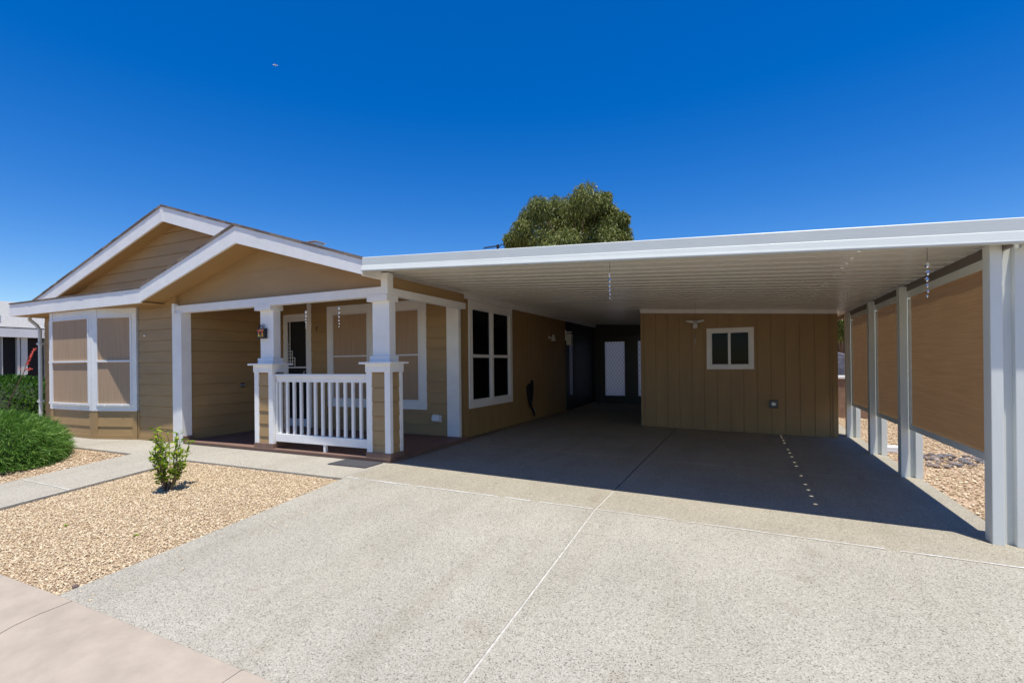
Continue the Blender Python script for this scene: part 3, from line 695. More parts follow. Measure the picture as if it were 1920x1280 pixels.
# roof pans: flat pans with a raised narrow groove every .28 m; a seam strip with screw holes near x=.93
SX = .965
HC = [5.44+.343*i for i in range(16) if i not in (5, 11)]
holes = []
for c_ in HC:
    k = math.floor((c_-5.07)/.28); f = 5.07+.28*k; c2 = min(max(c_, f+.03), f+.140); holes.append((c2-.020, c2+.020))
def pans(x0, x1, y0, y1, nm, side):
    pr = []; y = y0
    while y < y1:
        for dy, dz in ((0, 0), (.170, 0), (.172, .085), (.198, .085), (.200, .008), (.250, .008), (.252, .085), (.278, .085), (.28, 0)):
            if y+dy <= y1: pr.append((y+dy, dz))
        y += .28
    pr2 = [pr[0]]
    for p in pr[1:]:
        if p[0]-pr2[-1][0] > 1e-4: pr2.append(p)
    b = MB()
    for (ya, za), (yb, zb) in zip(pr2[:-1], pr2[1:]):
        ys = [ya, yb]
        for h in holes:
            if ya < h[0] and h[1] < yb: ys += list(h)
        ys.sort()
        for a, c in zip(ys[:-1], ys[1:]):
            xa, xb = x0, x1
            if any(abs(a-h[0]) < 1e-6 for h in holes):
                if side < 0: xb -= .014
                else: xa += .014
            b.quad((xa, a, cz(xa)+za), (xb, a, cz(xb)+za), (xb, c, cz(xb)+zb), (xa, c, cz(xa)+zb))
            b.quad((xa, a, cz(xa)+za+.004), (xb, a, cz(xb)+za+.004), (xb, c, cz(xb)+zb+.004), (xa, c, cz(xa)+zb+.004))
    return b.build(nm, 'ceil', car)
pans(XA, SX, 5.07, 16.6, 'roof_panel', -1); pans(SX, XB, 5.07, 16.6, 'roof_panel', 1)
# fascia / gutter with a sloping lower band
def fascia(x0, x1):
    b = MB()
    T = lambda x: 2.753-.0527*(x+4.50); Mz = lambda x: 2.648-.0521*(x+4.50); Bz = lambda x: 2.575-.0548*(x+4.50)
    pf = lambda x: [(x, 5.055, T(x)), (x, 5.052, Mz(x)+.004), (x, 5.048, Mz(x)), (x, 5.028, Bz(x)+.012), (x, 5.031, Bz(x)), (x, 5.09, Bz(x)), (x, 5.11, cz(x)+.05), (x, 5.11, T(x)+.003), (x, 5.06, T(x)+.006)]
    A = pf(x0); Bq = pf(x1); k = len(A); n = len(b.v); b.v += A+Bq
    for i in range(k): j = (i+1) % k; b.f.append((n+i, n+k+i, n+k+j, n+j))
    b.f.append(tuple(range(n, n+k))); b.f.append(tuple(range(n+2*k-1, n+k-1, -1)))
    return b.build('fascia', 'alu', car)
fascia(-4.512, 3.3)
b = MB(); b.box(1.95, 3.3, 5.12, 5.17, 2.20, 2.33); b.build('fascia_return', 'alu', car)
b = MB(); b.box(1.862, 1.89, 5.10, 16.6, 2.205, 2.287); b.build('side_beam', 'beam', car)
# ledger under the pans, on the house wall
# posts: twin channels joined by a recessed web
def postset(y):
    b = MB(); z0 = g(1.85, y)-.004; zt_ = 2.262
    b.box(1.785, 1.862, y, y+.14, z0, zt_)
    p = b.build('post', 'post', car, bevel=.006)
    b = MB(); b.box(1.8615, 1.932, y+.055, y+.095, z0, zt_); b.build('web', 'post', p)
    b = MB(); b.box(1.932, 2.008, y+.0, y+.14, z0, zt_); b.build('outer_channel', 'post', p, bevel=.006)
    return p
PY = [5.19, 7.715, 9.40, 11.335]
for y in PY: postset(y)
# shade screens between the posts
for k, (ya, yb) in enumerate(zip(PY[:-1], PY[1:])):
    ya += .14; b = MB(); z0, z1 = .475, 2.20; xx = 1.885
    b.box(xx-.018, xx+.018, ya, yb, z0, z0+.065); b.box(xx-.018, xx+.018, ya, yb, z1-.085, z1); b.box(xx-.018, xx+.018, ya+.0, ya+.06, z0+.065, z1-.10); b.box(xx-.018, xx+.018, yb-.075, yb, z0+.065, z1-.10)
    f = b.build('shade_screen', 'post', car, bevel=.003)
    n = 14; b = MB()
    for i in range(n):
        for j in range(10):
            def pt(i, j):
                yy = ya+.045+(yb-.055-ya-.045)*i/n; zz = z0+.05+(z1-.07-z0-.05)*j/10
                return (xx+.004*math.sin(i*1.1+j*.7+k)*math.sin(math.pi*i/n)*math.sin(math.pi*j/10), yy, zz)
            b.quad(pt(i, j), pt(i+1, j), pt(i+1, j+1), pt(i, j+1))
    b.build('shade_cloth', 'shade', f, smooth=True)

# ================================================================ STORAGE ROOM
st = thing('storage_room', (-.2, 11.1, -.08), 'tan grooved-panel storage room under the back of the carport', 'shed')
SXL, SXR, SY = -2.05, 1.605, 11.10
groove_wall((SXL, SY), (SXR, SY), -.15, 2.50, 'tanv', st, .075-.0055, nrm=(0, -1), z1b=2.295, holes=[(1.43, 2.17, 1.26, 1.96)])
b = MB(); b.box(SXL, SXL+.03, SY+.002, 16.6, -.1, 2.5); b.box(SXR-.03, SXR, SY+.002, 16.6, -.2, 2.31); b.build('wall', 'tanv', st)
b = MB(); b.prism([(SXL, SY-.03, 2.425), (SXR-.0, SY-.03, 2.225), (SXR-.0, SY-.03, 2.305), (SXL, SY-.03, 2.505)], (0, .03, 0)); b.build('header_trim', 'white', st, bevel=.002)
b = MB(); b.box(SXR-.07, SXR+.012, SY-.014, SY-.0005, -.15, 2.225); b.build('corner_board', 'tanv', st)
sw = framewin('window', (-.693, SY), (1, 0), (0, -1), .888, 1.185, 2.034, .075, st, 1, None, inner=.028)
b = MB(); b.box(-.285, -.235, SY-.012, SY+.02, 1.26, 1.96); b.build('meeting_rail', 'vinyl', sw)
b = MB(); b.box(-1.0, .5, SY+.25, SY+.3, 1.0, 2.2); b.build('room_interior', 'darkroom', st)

# breezeway end wall with frosted doors
bw = thing('breezeway_wall', (-3.3, 16.5, -.03), 'end wall of the covered breezeway, its shade painted dark, with frosted lattice doors', 'wall')
b = MB(); YE = 16.5
b.box(XR, -4.36, YE, YE+.08, -.1, 2.78); b.box(-2.42, SXL, YE, YE+.08, -.1, 2.78); b.box(-4.36, -2.42, YE, YE+.08, 2.22, 2.78); b.build('wall', 'shadetrim', bw)
for xa, xb in ((-4.245, -3.575), (-3.145, -2.48)):
    b = MB(); b.box(xa-.11 if xa < -4 else -3.36, xa, YE+.01, YE+.06, -.03, 2.22); b.box(xb, -3.36 if xa < -4 else xb+.06, YE+.01, YE+.06, -.03, 2.22); b.box(xa, xb, YE+.01, YE+.06, -.03, .235); b.box(xa, xb, YE+.01, YE+.06, 2.045, 2.22)
    dr = b.build('door', 'shadedoor', bw)
    b = MB(); b.box(xa, xb, YE+.03, YE+.036, .235, 2.045); b.build('frosted_pane', 'frost', dr)
    b = MB(); W_ = xb-xa
    for sgn in (1, -1):
        for zc0, zc1 in ((.235, 2.045),):
            k = -16
            while k < 24:
                s0 = k*.105
                # diagonal line clipped to the band
                pts = []
                n_ = 120
                for i in range(n_+1):
                    z = zc0+(zc1-zc0)*i/n_; xx = s0+sgn*(z-zc0)*.62
                    if 0 < xx < W_: pts.append((xa+xx, z))
                if len(pts) > 1:
                    (x0_, z0_), (x1_, z1_) = pts[0], pts[-1]
                    b.quad((x0_-.004, YE+.026, z0_), (x0_+.004, YE+.026, z0_), (x1_+.004, YE+.026, z1_), (x1_-.004, YE+.026, z1_))
                k += 1
    b.build('lattice', 'lattice', dr)

# ================================================================ SMALL THINGS ON THE HOUSE
def beads(x, y, ztop, zb, zlow, s, label):
    """hanging string of crystals: cord and six faceted beads, shrinking downwards"""
    t = thing('crystal_string', (x, y, ztop), label, 'hanging ornament', 'crystal bead strings hung from the porch and carport')
    b = MB(); b.tube([(x, y, ztop), (x+.002, y, (ztop+zlow)/2), (x, y, zlow)], .0022*s, 5); b.build('cord', 'black', t)
    n = 6; tot = zb-zlow; z = zb
    for i in range(n):
        r = (.021-.0022*i)*s; h = r*1.35; b = MB()
        pts = [(0, 0, h)]; b.lathe([(r*.15, -h), (r*.8, -h*.45), (r, 0), (r*.8, h*.45), (r*.15, h)], (x+.003*s*math.sin(i*2), y, z), 6); b.build('bead', 'crystal', t)
        z -= tot/(n-1)*(1.28-.112*i)
    return t
beads(-8.0*5.50/5.50+1.935, 5.52, 2.31, 2.17, 1.90, .95, 'string of crystal beads hanging from the porch beam in front of the door') if False else None

# far pillar ornament: black iron frame with stained-glass petals
def ornament():
    yy = 5.505; cx, cz_ = -6.975, 1.875
    t = thing('iron_wall_ornament', (cx, 5.52, cz_), 'small black iron wall ornament with red and yellow stained glass on the porch pillar', 'ornament')
    b = MB(); b.box(cx-.085, cx+.085, yy-.035, 5.524, cz_-.085, cz_+.075); b.build('box', 'black', t, bevel=.004)
    b = MB()
    def spiral(c0, c1, r0, turns, sx=1, a0=0):
        pts = []
        for i in range(22):
            q = i/21; r = r0*(1-.8*q); a = a0+sx*turns*2*math.pi*q; pts.append((c0+r*math.cos(a), yy-.02, c1+r*math.sin(a)))
        b = MB(); b.tube(pts, .0045, 5); b.build('scroll', 'black', t)
    spiral(cx-.055, cz_+.11, .036, 1.3, 1, -1.2); spiral(cx+.045, cz_+.115, .036, 1.3, -1, 4.3)
    spiral(cx+.105, cz_+.03, .028, 1.0, -1, 2.2); spiral(cx+.105, cz_-.06, .024, 1.0, 1, -2.2); spiral(cx-.105, cz_+.0, .025, 1, 1, .6)
    b.tube([(cx-.08, yy-.02, cz_+.08), (cx-.02, yy-.02, cz_+.135), (cx+.05, yy-.02, cz_+.075)], .0045, 5); b.build('scroll', 'black', t)
    def petal(px, pz, w_, h_, m, tilt=0):
        b = MB(); ct, st_ = math.cos(tilt), math.sin(tilt); P_ = []
        for i in range(10):
            a = 2*math.pi*i/10; u, v = w_*math.cos(a), h_*math.sin(a)*(1 if math.sin(a) > 0 else 1.3); P_.append((px+u*ct-v*st_, yy-.036, pz+u*st_+v*ct))
        b.prism(P_, (0, -.004, 0)); b.build('glass_petal', m, t)
    for px, pz, w_, h_, m, tl in ((cx-.045, cz_+.02, .016, .026, 'red', .2), (cx-.045, cz_-.02, .013, .03, 'yellow', 0), (cx+.03, cz_+.03, .016, .03, 'red', -.1), (cx+.035, cz_-.012, .017, .036, 'orange', -.1),
                                  (cx-.01, cz_+.05, .02, .014, 'orange', 0), (cx-.07, cz_+.05, .014, .009, 'red', .4), (cx+.055, cz_+.05, .012, .012, 'orange', 0), (cx-.012, cz_-.045, .006, .018, 'yellow', .2), (cx+.045, cz_-.035, .008, .018, 'yellow', .3)):
        petal(px, pz, w_, h_, m, tl)
ornament()

# white outlet on the porch wall
t = thing('outlet_cover', (-5.06, YB, .37), 'white weatherproof outlet cover low on the porch wall', 'outlet')
b = MB(); b.box(-5.16, -4.965, YB-.022, YB-.002, .305, .425); b.build('back_plate', 'vinyl', t, bevel=.004)
b = MB(); b.box(-5.145, -4.98, YB-.075, YB-.022, .32, .405); b.box(-5.13, -4.995, YB-.06, YB-.022, .405, .438); b.build('cover', 'vinyl', t, bevel=.01)
# hose tap on the porch side wall
t = thing('hose_tap', (-8.95, 6.62, .98), 'small dark round fitting on the siding inside the porch', 'tap')
b = MB(); b.lathe([(.045, 0), (.045, .012), (.03, .02), (.03, .04), (.012, .05)], (-8.955, 6.60, .98), 14, 'x'); b.build('round_plate', 'grey', t, smooth=True)
b = MB(); b.lathe([(.016, .05), (.014, .068)], (-8.955, 6.60, .985), 10, 'x'); b.build('knob', 'steel', t)
# white button on the front wall
b = MB(); b.lathe([(.016, 0), (.016, -.02), (.008, -.03)], (-10.05, YF-.01, 1.935), 12, 'y'); tag(b.build('sensor_button', 'vinyl'), 'tiny white round button on the tan front wall beside the bay window', 'button')
# doorbell-like dark hook on the porch back wall
b = MB(); b.tube([(-7.99, YB-.01, 2.15), (-7.99, YB-.03, 2.14), (-7.99, YB-.04, 2.08), (-7.99, YB-.025, 2.06)], .009, 6); tag(b.build('wall_hook', 'bark'), 'small brown hook on the porch wall between door and window', 'hook')
# doormat
b = MB(); b.box(-5.16, -4.50, 5.055, 5.41, .0, .012); t = b.build('doormat', 'mat', bevel=.004); tag(t, 'dark grey rectangular doormat on the walk below the porch pillar', 'doormat')

# lamp on the side wall
t = thing('wall_lamp', (XR, 12.15, 2.0), 'small cream cone lamp on the shaded side wall', 'lamp')
b = MB(); b.lathe([(.05, 0), (.05, .02), (.02, .03), (.02, .08)], (XR, 12.15, 2.02), 12, 'x'); b.build('base', 'lamp', t)
b = MB()
b.lathe([(.012, .12), (.03, .10), (.075, -.06), (.07, -.06)], (XR+.12, 12.15, 1.98), 14); b.build('lamp_shade', 'lamp', t, smooth=True)
# black hanging bag with a metal nozzle
t = thing('hose_bag', (XR, 10.78, .7), 'black fabric bag with a hose nozzle hanging on the side wall past the window', 'bag')
b = MB(); outl = [(-.13, .93), (-.02, .99), (.10, 1.02), (.17, 1.09), (.20, .98), (.19, .80), (.15, .62), (.09, .50), (.04, .42), (0, .46), (-.06, .60), (-.11, .76)]
n = len(outl); b.prism([(XR+.005, 10.72+p*1.0, z-.12) for p, z in outl], (.07, 0, 0)); b.build('bag', 'darkleather', t, bevel=.03)
b = MB(); b.tube([(XR+.05, 10.78, .34), (XR+.07, 10.84, .25), (XR+.06, 10.93, .17), (XR+.05, 10.97, .09)], .028, 8, .02); b.build('hose', 'darkleather', t)
b = MB(); b.tube([(XR+.09, 10.87, .29), (XR+.10, 10.91, .20)], .013, 8); b.build('nozzle', 'steel', t)
# bracketed grey box near the breezeway
t = thing('floodlight_box', (XR, 13.5, 2.1), 'grey box on a white bracket beside the dark breezeway door', 'wall box')
b = MB(); b.box(XR+.02, XR+.05, 13.38, 13.43, 1.98, 2.28); b.box(XR+.05, XR+.21, 13.39, 13.42, 2.20, 2.235); b.build('bracket', 'vinyl', t)
b = MB(); b.box(XR+.06, XR+.20, 13.36, 13.52, 1.86, 2.17); b.build('box', 'post', t, bevel=.01)
# storage wall: twin-head floodlight
t = thing('twin_floodlight', (-.9, SY, 2.17), 'white twin-head floodlight with round sensor on the storage wall', 'light')
b = MB(); b.lathe([(.05, 0), (.05, -.03), (.03, -.05)], (-.905, SY-.008, 2.17), 14, 'y'); b.build('base', 'vinyl', t)
for s in (-1, 1):
    b = MB(); b.tube([(-.905+s*.03, SY-.07, 2.175), (-.905+s*.10, SY-.11, 2.19), (-.905+s*.18, SY-.14, 2.20)], .035, 12, .018); b.build('lamp_head', 'vinyl', t, smooth=True)
b = MB(); b.lathe([(.02, .06), (.045, .045), (.052, 0), (.045, -.035), (.02, -.05)], (-.905, SY-.09, 2.09), 14); b.build('sensor', 'vinyl', t, smooth=True)
# grey outlet on the storage wall
t = thing('outlet_box', (.53, SY, .49), 'grey metal outlet box low on the storage wall', 'outlet')
b = MB(); b.box(.455, .61, SY-.05, SY-.001, .415, .57); b.build('box', 'grey', t, bevel=.008)
b = MB(); b.lathe([(.045, 0), (.045, -.012), (.03, -.02)], (.53, SY-.05, .495), 14, 'y'); b.build('lid', 'steel', t)

# crystal strings (position, cord top, first bead, last bead, scale)
def at(u, v, y):
    a = (u-960)/929; bb = -(v-681.2)/929; c_, s_ = math.cos(rl), math.sin(rl); r_ = a*c_+bb*s_; p_ = -a*s_+bb*c_
    d = fw+rt*r_+up*p_; k = y/d.y; return (d.x*k, y, H+d.z*k)
for (u, vt, v0, v1, y, s, lab) in (
        (573.5, 566, 585, 612, 5.52, .9, 'crystal bead string hanging from the porch beam in front of the front door'),
        (635.5, 561, 578, 610, 5.52, .9, 'crystal bead string hanging from the porch beam before the wide window'),
        (1143, 491, 515, 556, 5.20, .95, 'crystal bead string hanging from the middle of the carport front edge'),
        (1303, 583, 629, 648, 9.6, .8, 'small crystal bead string hanging in front of the storage wall lamp'),
        (1738, 463, 497, 552, 5.20, .95, 'crystal bead string hanging at the right end of the carport edge')):
    p = at(u, vt, y); ztop = min(p[2]+.0, 9)
    if u > 1700 or 1000 < u < 1200: ztop = cz(p[0])
    if u == 1303: ztop = cz(p[0])
    beads(p[0], y, ztop, at(u, v0, y)[2], at(u, v1, y)[2], s, lab)

# tv antenna on the far part of the roof
ax_, ay_, az_ = at(933, 462, 13.5)
t = thing('tv_antenna', (ax_, ay_, az_), 'dark multi-rod television antenna above the carport roof', 'antenna')
b = MB(); b.tube([(ax_, ay_, 2.5), (ax_, ay_, az_+.02)], .03, 8); b.tube([(ax_-.02, ay_, az_), (ax_+.04, ay_, az_)], .06, 8); b.build('mast', 'black', t)
b = MB(); b.tube([(ax_-.48, ay_, az_), (ax_+.2, ay_, az_+.03)], .012, 6)
for k in range(8): b.tube([(ax_-.46+k*.058, ay_-.1, az_-.05), (ax_-.46+k*.058, ay_+.1, az_+.06)], .008, 5)
b.tube([(ax_+.14, ay_, az_+.22), (ax_+.22, ay_, az_+.06)], .008, 5); b.tube([(ax_+.08, ay_, az_-.02), (ax_+.14, ay_, az_+.10)], .008, 5); b.build('rods', 'black', t)

# ================================================================ PLANTS
def blades(name, n, gen, m, parent, seg=3):
    """ribbon leaves: gen(i) -> (points array (seg+1,3), width, side vector)"""
    V = np.zeros((n, (seg+1)*2, 3), np.float32)
    for i in range(n):
        P_, wd, sd_ = gen(i)
        t = np.linspace(0, 1, seg+1); ww = wd*np.array([.6, 1, .85, .12][:seg+1] if seg == 3 else np.interp(t, [0, .4, 1], [.3, 1, .1]))
        V[i, 0::2] = P_-sd_*ww[:, None]/2; V[i, 1::2] = P_+sd_*ww[:, None]/2
    base = np.array([[2*k, 2*k+1, 2*k+3, 2*k+2] for k in range(seg)])
    F = (base[None]+np.arange(n)[:, None, None]*(seg+1)*2).reshape(-1, 4)
    return mesh_np(name, V.reshape(-1, 3), F, m, parent)
def unit(v): return v/np.linalg.norm(v)

def mound(cx, cy, z0, rx, ry, rz, bumps, nm_, label, cat, n, m, lens, wid, droop, core=.82, square=2.0, up_=.25):
    t = thing(nm_, (cx, cy, z0), label, cat)
    lob = [(unit(rng.normal(size=3)*np.array([1, 1, .7])), rng.uniform(.3, .7), rng.uniform(-1, 1)*bumps) for _ in range(26)]
    def rad(d):
        r = 1.0
        for q, wd, a in lob: r += a*math.exp(-((1-d@q)/(wd*.35))**2)
        return r
    def sp(d): # superellipsoid-ish
        k = (abs(d[0])**square+abs(d[1])**square+abs(d[2])**square)**(-1/square); return k
    def gen(i):
        d = rng.normal(size=3); d = unit(d); d[2] = abs(d[2]) if rng.random() > .12 else -abs(d[2])*.25
        d = unit(d); k = sp(d)*rad(d)*rng.uniform(.80, 1.0)
        p = np.array([cx+d[0]*rx*k, cy+d[1]*ry*k, z0+max(.01, d[2]*rz*k)])
        L_ = rng.uniform(*lens); dirn = unit(d*np.array([1, 1, .8])+rng.normal(size=3)*.38+np.array([0, 0, up_]))
        P_ = [p]
        for s in range(3):
            dirn = unit(dirn+np.array([0, 0, -droop])+rng.normal(size=3)*.08); P_.append(P_[-1]+dirn*L_/3)
        sd_ = unit(np.cross(dirn, rng.normal(size=3)))
        P_ = np.array(P_); P_[:, 2] = np.maximum(P_[:, 2], z0-.0)
        return P_, rng.uniform(*wid), sd_
    blades('foliage', n, gen, m, t)
    # dark twiggy core keeps the mound from being see-through
    b = MB(); bm = bmesh.new(); bmesh.ops.create_icosphere(bm, subdivisions=4, radius=1)
    for v in bm.verts:
        d = np.array(v.co[:]); d = unit(d); k = sp(d)*rad(d)*core*(1+.05*math.sin(d[0]*23)*math.sin(d[1]*19)*math.sin(d[2]*17))
        v.co = Vector((cx+d[0]*rx*k, cy+d[1]*ry*k, z0+max(-.02, d[2]*rz*k)))
    b.v = [v.co[:] for v in bm.verts]; b.f = [tuple(v.index for v in f.verts) for f in bm.faces]; bm.free()
    b.build('branch_core', 'core', t)
    return t
mound(-10.95, 3.55, -.09, 1.48, 1.0, .80, .10, 'rosemary_bush', 'large rounded needle-leaved green bush spilling beside the walkway', 'bush', 42000, 'rose', (.07, .16), (.005, .009), .22, core=.80, square=2.2)
mound(-17.6, 6.0, -.05, 2.0, 1.6, 1.20, .05, 'clipped_hedge', 'dark green clipped round hedge behind the large bush at the left', 'hedge', 15000, 'hedge', (.05, .10), (.025, .05), .05, core=.88, square=2.6, up_=.35)

# red yucca flower stalk rising from behind the bush
t = thing('flower_stalk', at(15, 757, 3.9), 'thin reddish stalk with coral red flowers above the bush', 'flower')
yk = 4.0
P0_ = Vector(at(10, 800, yk)); P1_ = Vector(at(17, 752, yk)); P2_ = Vector(at(36, 714, yk)); P3_ = Vector(at(45, 697, yk)); P4_ = Vector(at(52, 672, yk)); P5_ = Vector(at(65, 655, yk))
b = MB(); b.tube([(P0_.x, yk, -.05), P0_, P1_, P2_, P3_, P4_, P5_], .009, 7, .003); b.tube([P3_, Vector(at(38, 692, yk)), Vector(at(34, 689, yk))], .005, 5); b.tube([P3_, Vector(at(50, 690, yk)), Vector(at(56, 693, yk))], .005, 5); b.build('stem', 'stalk', t)
b = MB()
def fl(u, v, s):
    c_ = Vector(at(u+random.uniform(-1.5, 1.5), v, yk+random.uniform(-.03, .03)))
    dd = Vector((random.uniform(-1, 1), random.uniform(-1, 1), random.uniform(-.6, .6))).normalized()*s*1.6
    b.tube([c_, c_+dd*.5, c_+dd], s*.45, 6, s*.8)
for i in range(44):
    q = i/43; fl(51+14*q, 683-30*q, .010)
for i in range(9): fl(53+random.uniform(-3, 5), 692+random.uniform(-2, 2), .011)
for i in range(3): fl(36, 690, .009)
b.build('blossoms', 'flower', t)

# small leafy shrub in the gravel
def shrub():
    cx, cy = -6.22, 3.60; z0 = g(cx, cy)-.03
    t = thing('leafy_shrub', (cx, cy, z0), 'small upright bright green leafy shrub in the gravel bed', 'shrub')
    st_ = MB(); leaves = []
    for k in range(27):
        a = rng.uniform(0, 2*math.pi); sp_ = rng.uniform(.03, .27); hh = rng.uniform(.30, .74)
        if k < 6: hh = rng.uniform(.60, .76); sp_ = rng.uniform(.02, .16)
        p = np.array([cx+rng.uniform(-.05, .05), cy+rng.uniform(-.05, .05), z0]); pts = [p]
        tgt = np.array([cx+math.cos(a)*sp_-.03*(hh > .5), cy+math.sin(a)*sp_, z0+hh])
        for s in range(1, 6):
            q = s/5; pts.append(p*(1-q)+tgt*q+np.array([math.cos(a), math.sin(a), 0])*.04*math.sin(math.pi*q)+rng.normal(size=3)*.008)
        st_.tube([tuple(x) for x in pts], .006, 5, .0025)
        for s in range(28):
            q = rng.uniform(.10, 1.0)**.7; i = min(4, int(q*5)); f = q*5-i; c_ = pts[i]*(1-f)+pts[min(5, i+1)]*f
            leaves.append((c_, unit(rng.normal(size=3)*np.array([1, 1, .45])+np.array([0, 0, .45]))))
    st_.build('stems', 'bark', t)
    def gen(i):
        c_, d = leaves[i]; L_ = rng.uniform(.04, .07); d2 = unit(d+np.array([0, 0, -.15])); sd_ = unit(np.cross(d, rng.normal(size=3)*.5+np.array([0, 0, 1.])))
        p = c_+d*.015
        return np.array([p, p+d*L_*.35, p+d*L_*.35+d2*L_*.35, p+d*L_*.35+d2*L_*.65]), rng.uniform(.018, .028), sd_
    V = blades('leaves', len(leaves), gen, 'shrub', t)
shrub()

# trees beyond
def tree(cx, cy, zb, zt_, r, n, label, name='drooping_tree', lumps=None, lobes=30, leaf=(.16, .30), wid=(.03, .06), flatz=1.0):
    t = thing(name, (cx, cy, 0), label, 'tree')
    b = MB(); cen = []
    b.tube([(cx, cy, -.3), (cx+.1, cy, zb*.5), (cx-.05, cy, zb), (cx+.1, cy, (zb+zt_)/2)], .28, 10, .10)
    if lumps:
        for (u_, v_, rp) in lumps:
            for rep in range(2):
                yy_ = cy+rng.uniform(-1.6, 1.6); q_ = np.array(at(u_+rng.uniform(-4, 4), v_+rng.uniform(-3, 3), yy_)); cen.append((q_, rp*.0272))
            b.tube([(cx, cy, 5.5), ((cx+q_[0])/2, (cy+q_[1])/2, 5.5+(q_[2]-5.5)*.6), tuple(q_)], .06, 6, .02)
        for k in range(24):
            a = rng.uniform(0, 6.28); cen.append((np.array([cx+math.cos(a)*2.2*rng.random(), cy+math.sin(a)*2.2, rng.uniform(5, 7.2)]), rng.uniform(.5, .9)))
    for k in range(0 if lumps else lobes):
        a = rng.uniform(0, 2*math.pi); q = rng.random(); hz = zb+(zt_-zb)*(.10+.82*q); rr = r*math.sqrt(max(.05, 1-((hz-(zb+(zt_-zb)*.35))/((zt_-zb)*.68))**2))*rng.uniform(.15, 1.0)**.6*.95
        c_ = np.array([cx+math.cos(a)*rr, cy+math.sin(a)*rr, hz]); cen.append((c_, rng.uniform(.12, .27)*r))
        b.tube([(cx, cy, zb+(hz-zb)*.3), ((cx*.45+c_[0]*.55), (cy*.45+c_[1]*.55), hz-.35*r*.4), tuple(c_)], .06, 6, .02)
    b.build('trunk', 'bark', t)
    def gen(i):
        c_, cr_ = cen[rng.integers(len(cen))]; d = unit(rng.normal(size=3)); k = rng.random()**.45*cr_
        p = c_+d*k*np.array([1, 1, 1.15]); L_ = rng.uniform(*leaf)
        dirn = unit(d*.6+rng.normal(size=3)*.5+np.array([0, 0, -.5])); P_ = [p]
        for s in range(3): dirn = unit(dirn+np.array([0, 0, -.35])); P_.append(P_[-1]+dirn*L_/3)
        return np.array(P_), rng.uniform(*wid), unit(np.cross(dirn, rng.normal(size=3)))
    blades('crown', n, gen, 'tree', t)
tree(-7.5, 24, 4.6, 9.85, 3.45, 95000, 'broad olive green drooping tree rising behind the carport roof', lumps=[(1098, 372, 24), (1088, 392, 26), (1070, 388, 22), (1122, 384, 19), (1042, 390, 21), (1046, 410, 25), (1008, 392, 20), (995, 410, 22), (975, 432, 19), (962, 452, 15), (985, 452, 22), (1020, 425, 30), (1060, 425, 32), (1100, 425, 34), (1140, 402, 17), (1148, 428, 24), (1165, 442, 17), (1176, 458, 10), (1150, 458, 24), (1120, 455, 30), (1070, 462, 34), (1020, 462, 30), (1108, 398, 26), (1130, 415, 22), (1080, 410, 26), (1168, 410, 9), (1133, 372, 9)], leaf=(.12, .24), wid=(.022, .045))
tree(4.1, 27, .6, 4.6, 2.4, 26000, 'small green tree seen through the gap beside the storage room', name='garden_tree', lobes=18)

# ================================================================ NEIGHBOURS
nb = thing('neighbour_house', (-22, 9, 0), 'white neighbouring house with pale shingle roof and dark screened openings', 'house')
NX = -21.0
b = MB(); b.prism([(NX+.25, -2, 2.60), (NX+.25, 22, 2.60), (NX-5, 22, 3.92), (NX-5, -2, 3.92)], (0, 0, .05)); nr = b.build('roof', 'nroof', nb)
b = MB(); zrow = 0
for k in range(26):
    x0_ = NX+.25-k*.2; z_ = 2.65+(k*.2)*.2514; b.quad((x0_, -2, z_+.004), (x0_, 22, z_+.004), (x0_-.2, 22, z_+.030), (x0_-.2, -2, z_+.030)); b.quad((x0_, -2, z_-.02), (x0_, 22, z_-.02), (x0_, 22, z_+.006), (x0_, -2, z_+.006))
b.build('shingle_rows', 'nroof', nr)
b = MB(); b.box(NX+.22, NX+.26, -2, 22, 2.34, 2.60); b.build('fascia', 'white', nb)
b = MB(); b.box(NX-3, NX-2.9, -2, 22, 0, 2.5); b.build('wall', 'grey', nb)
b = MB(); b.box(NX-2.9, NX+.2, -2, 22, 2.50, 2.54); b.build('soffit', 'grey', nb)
def yat(u): 
    a = (u-960)/929; d = fw+rt*a; return NX/d.x*d.y
for (ua, ub) in ((-60, -45), (0, 1.5), (29, 33.5), (36, 48), (82, 95)):
    b = MB(); b.box(NX+.0, NX+.14, yat(ua), yat(ub), -.05, 2.5); b.build('post', 'alu', nb)
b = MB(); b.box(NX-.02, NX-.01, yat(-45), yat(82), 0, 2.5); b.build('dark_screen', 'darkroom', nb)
b = MB(); v0 = at(14, 571, 7.4); b.box(NX-.7, NX-.45, yat(8), yat(15), 2.85, 3.05); b.build('roof_vent', 'steel', nb)

# things beyond the storage room on the right
gw = thing('garden_wall', (3, 15.4, -.14), 'low brown garden wall with a white cap beyond the storage room', 'wall')
b = MB(); b.box(2.1, 5.5, 15.4, 15.6, -.2, .86); b.build('wall', 'blockwall', gw)
b = MB(); b.box(2.08, 5.52, 15.36, 15.64, .86, .94); b.build('cap', 'white', gw, bevel=.01)
b = MB(); n = 8
for i in range(8):
    x0_ = 2.3+i*.35; b.prism([(x0_, 16.1, .0), (x0_+.33, 16.2, .0), (x0_+.31, 16.25, 1.50+.07*math.sin(i*2)), (x0_+.02, 16.12, 1.52+.07*math.sin(i*2+1))], (0, .9, 0))
tag(b.build('covered_stack', 'tarp', bevel=.03), 'dark grey folded cover behind the low brown garden wall', 'cover')
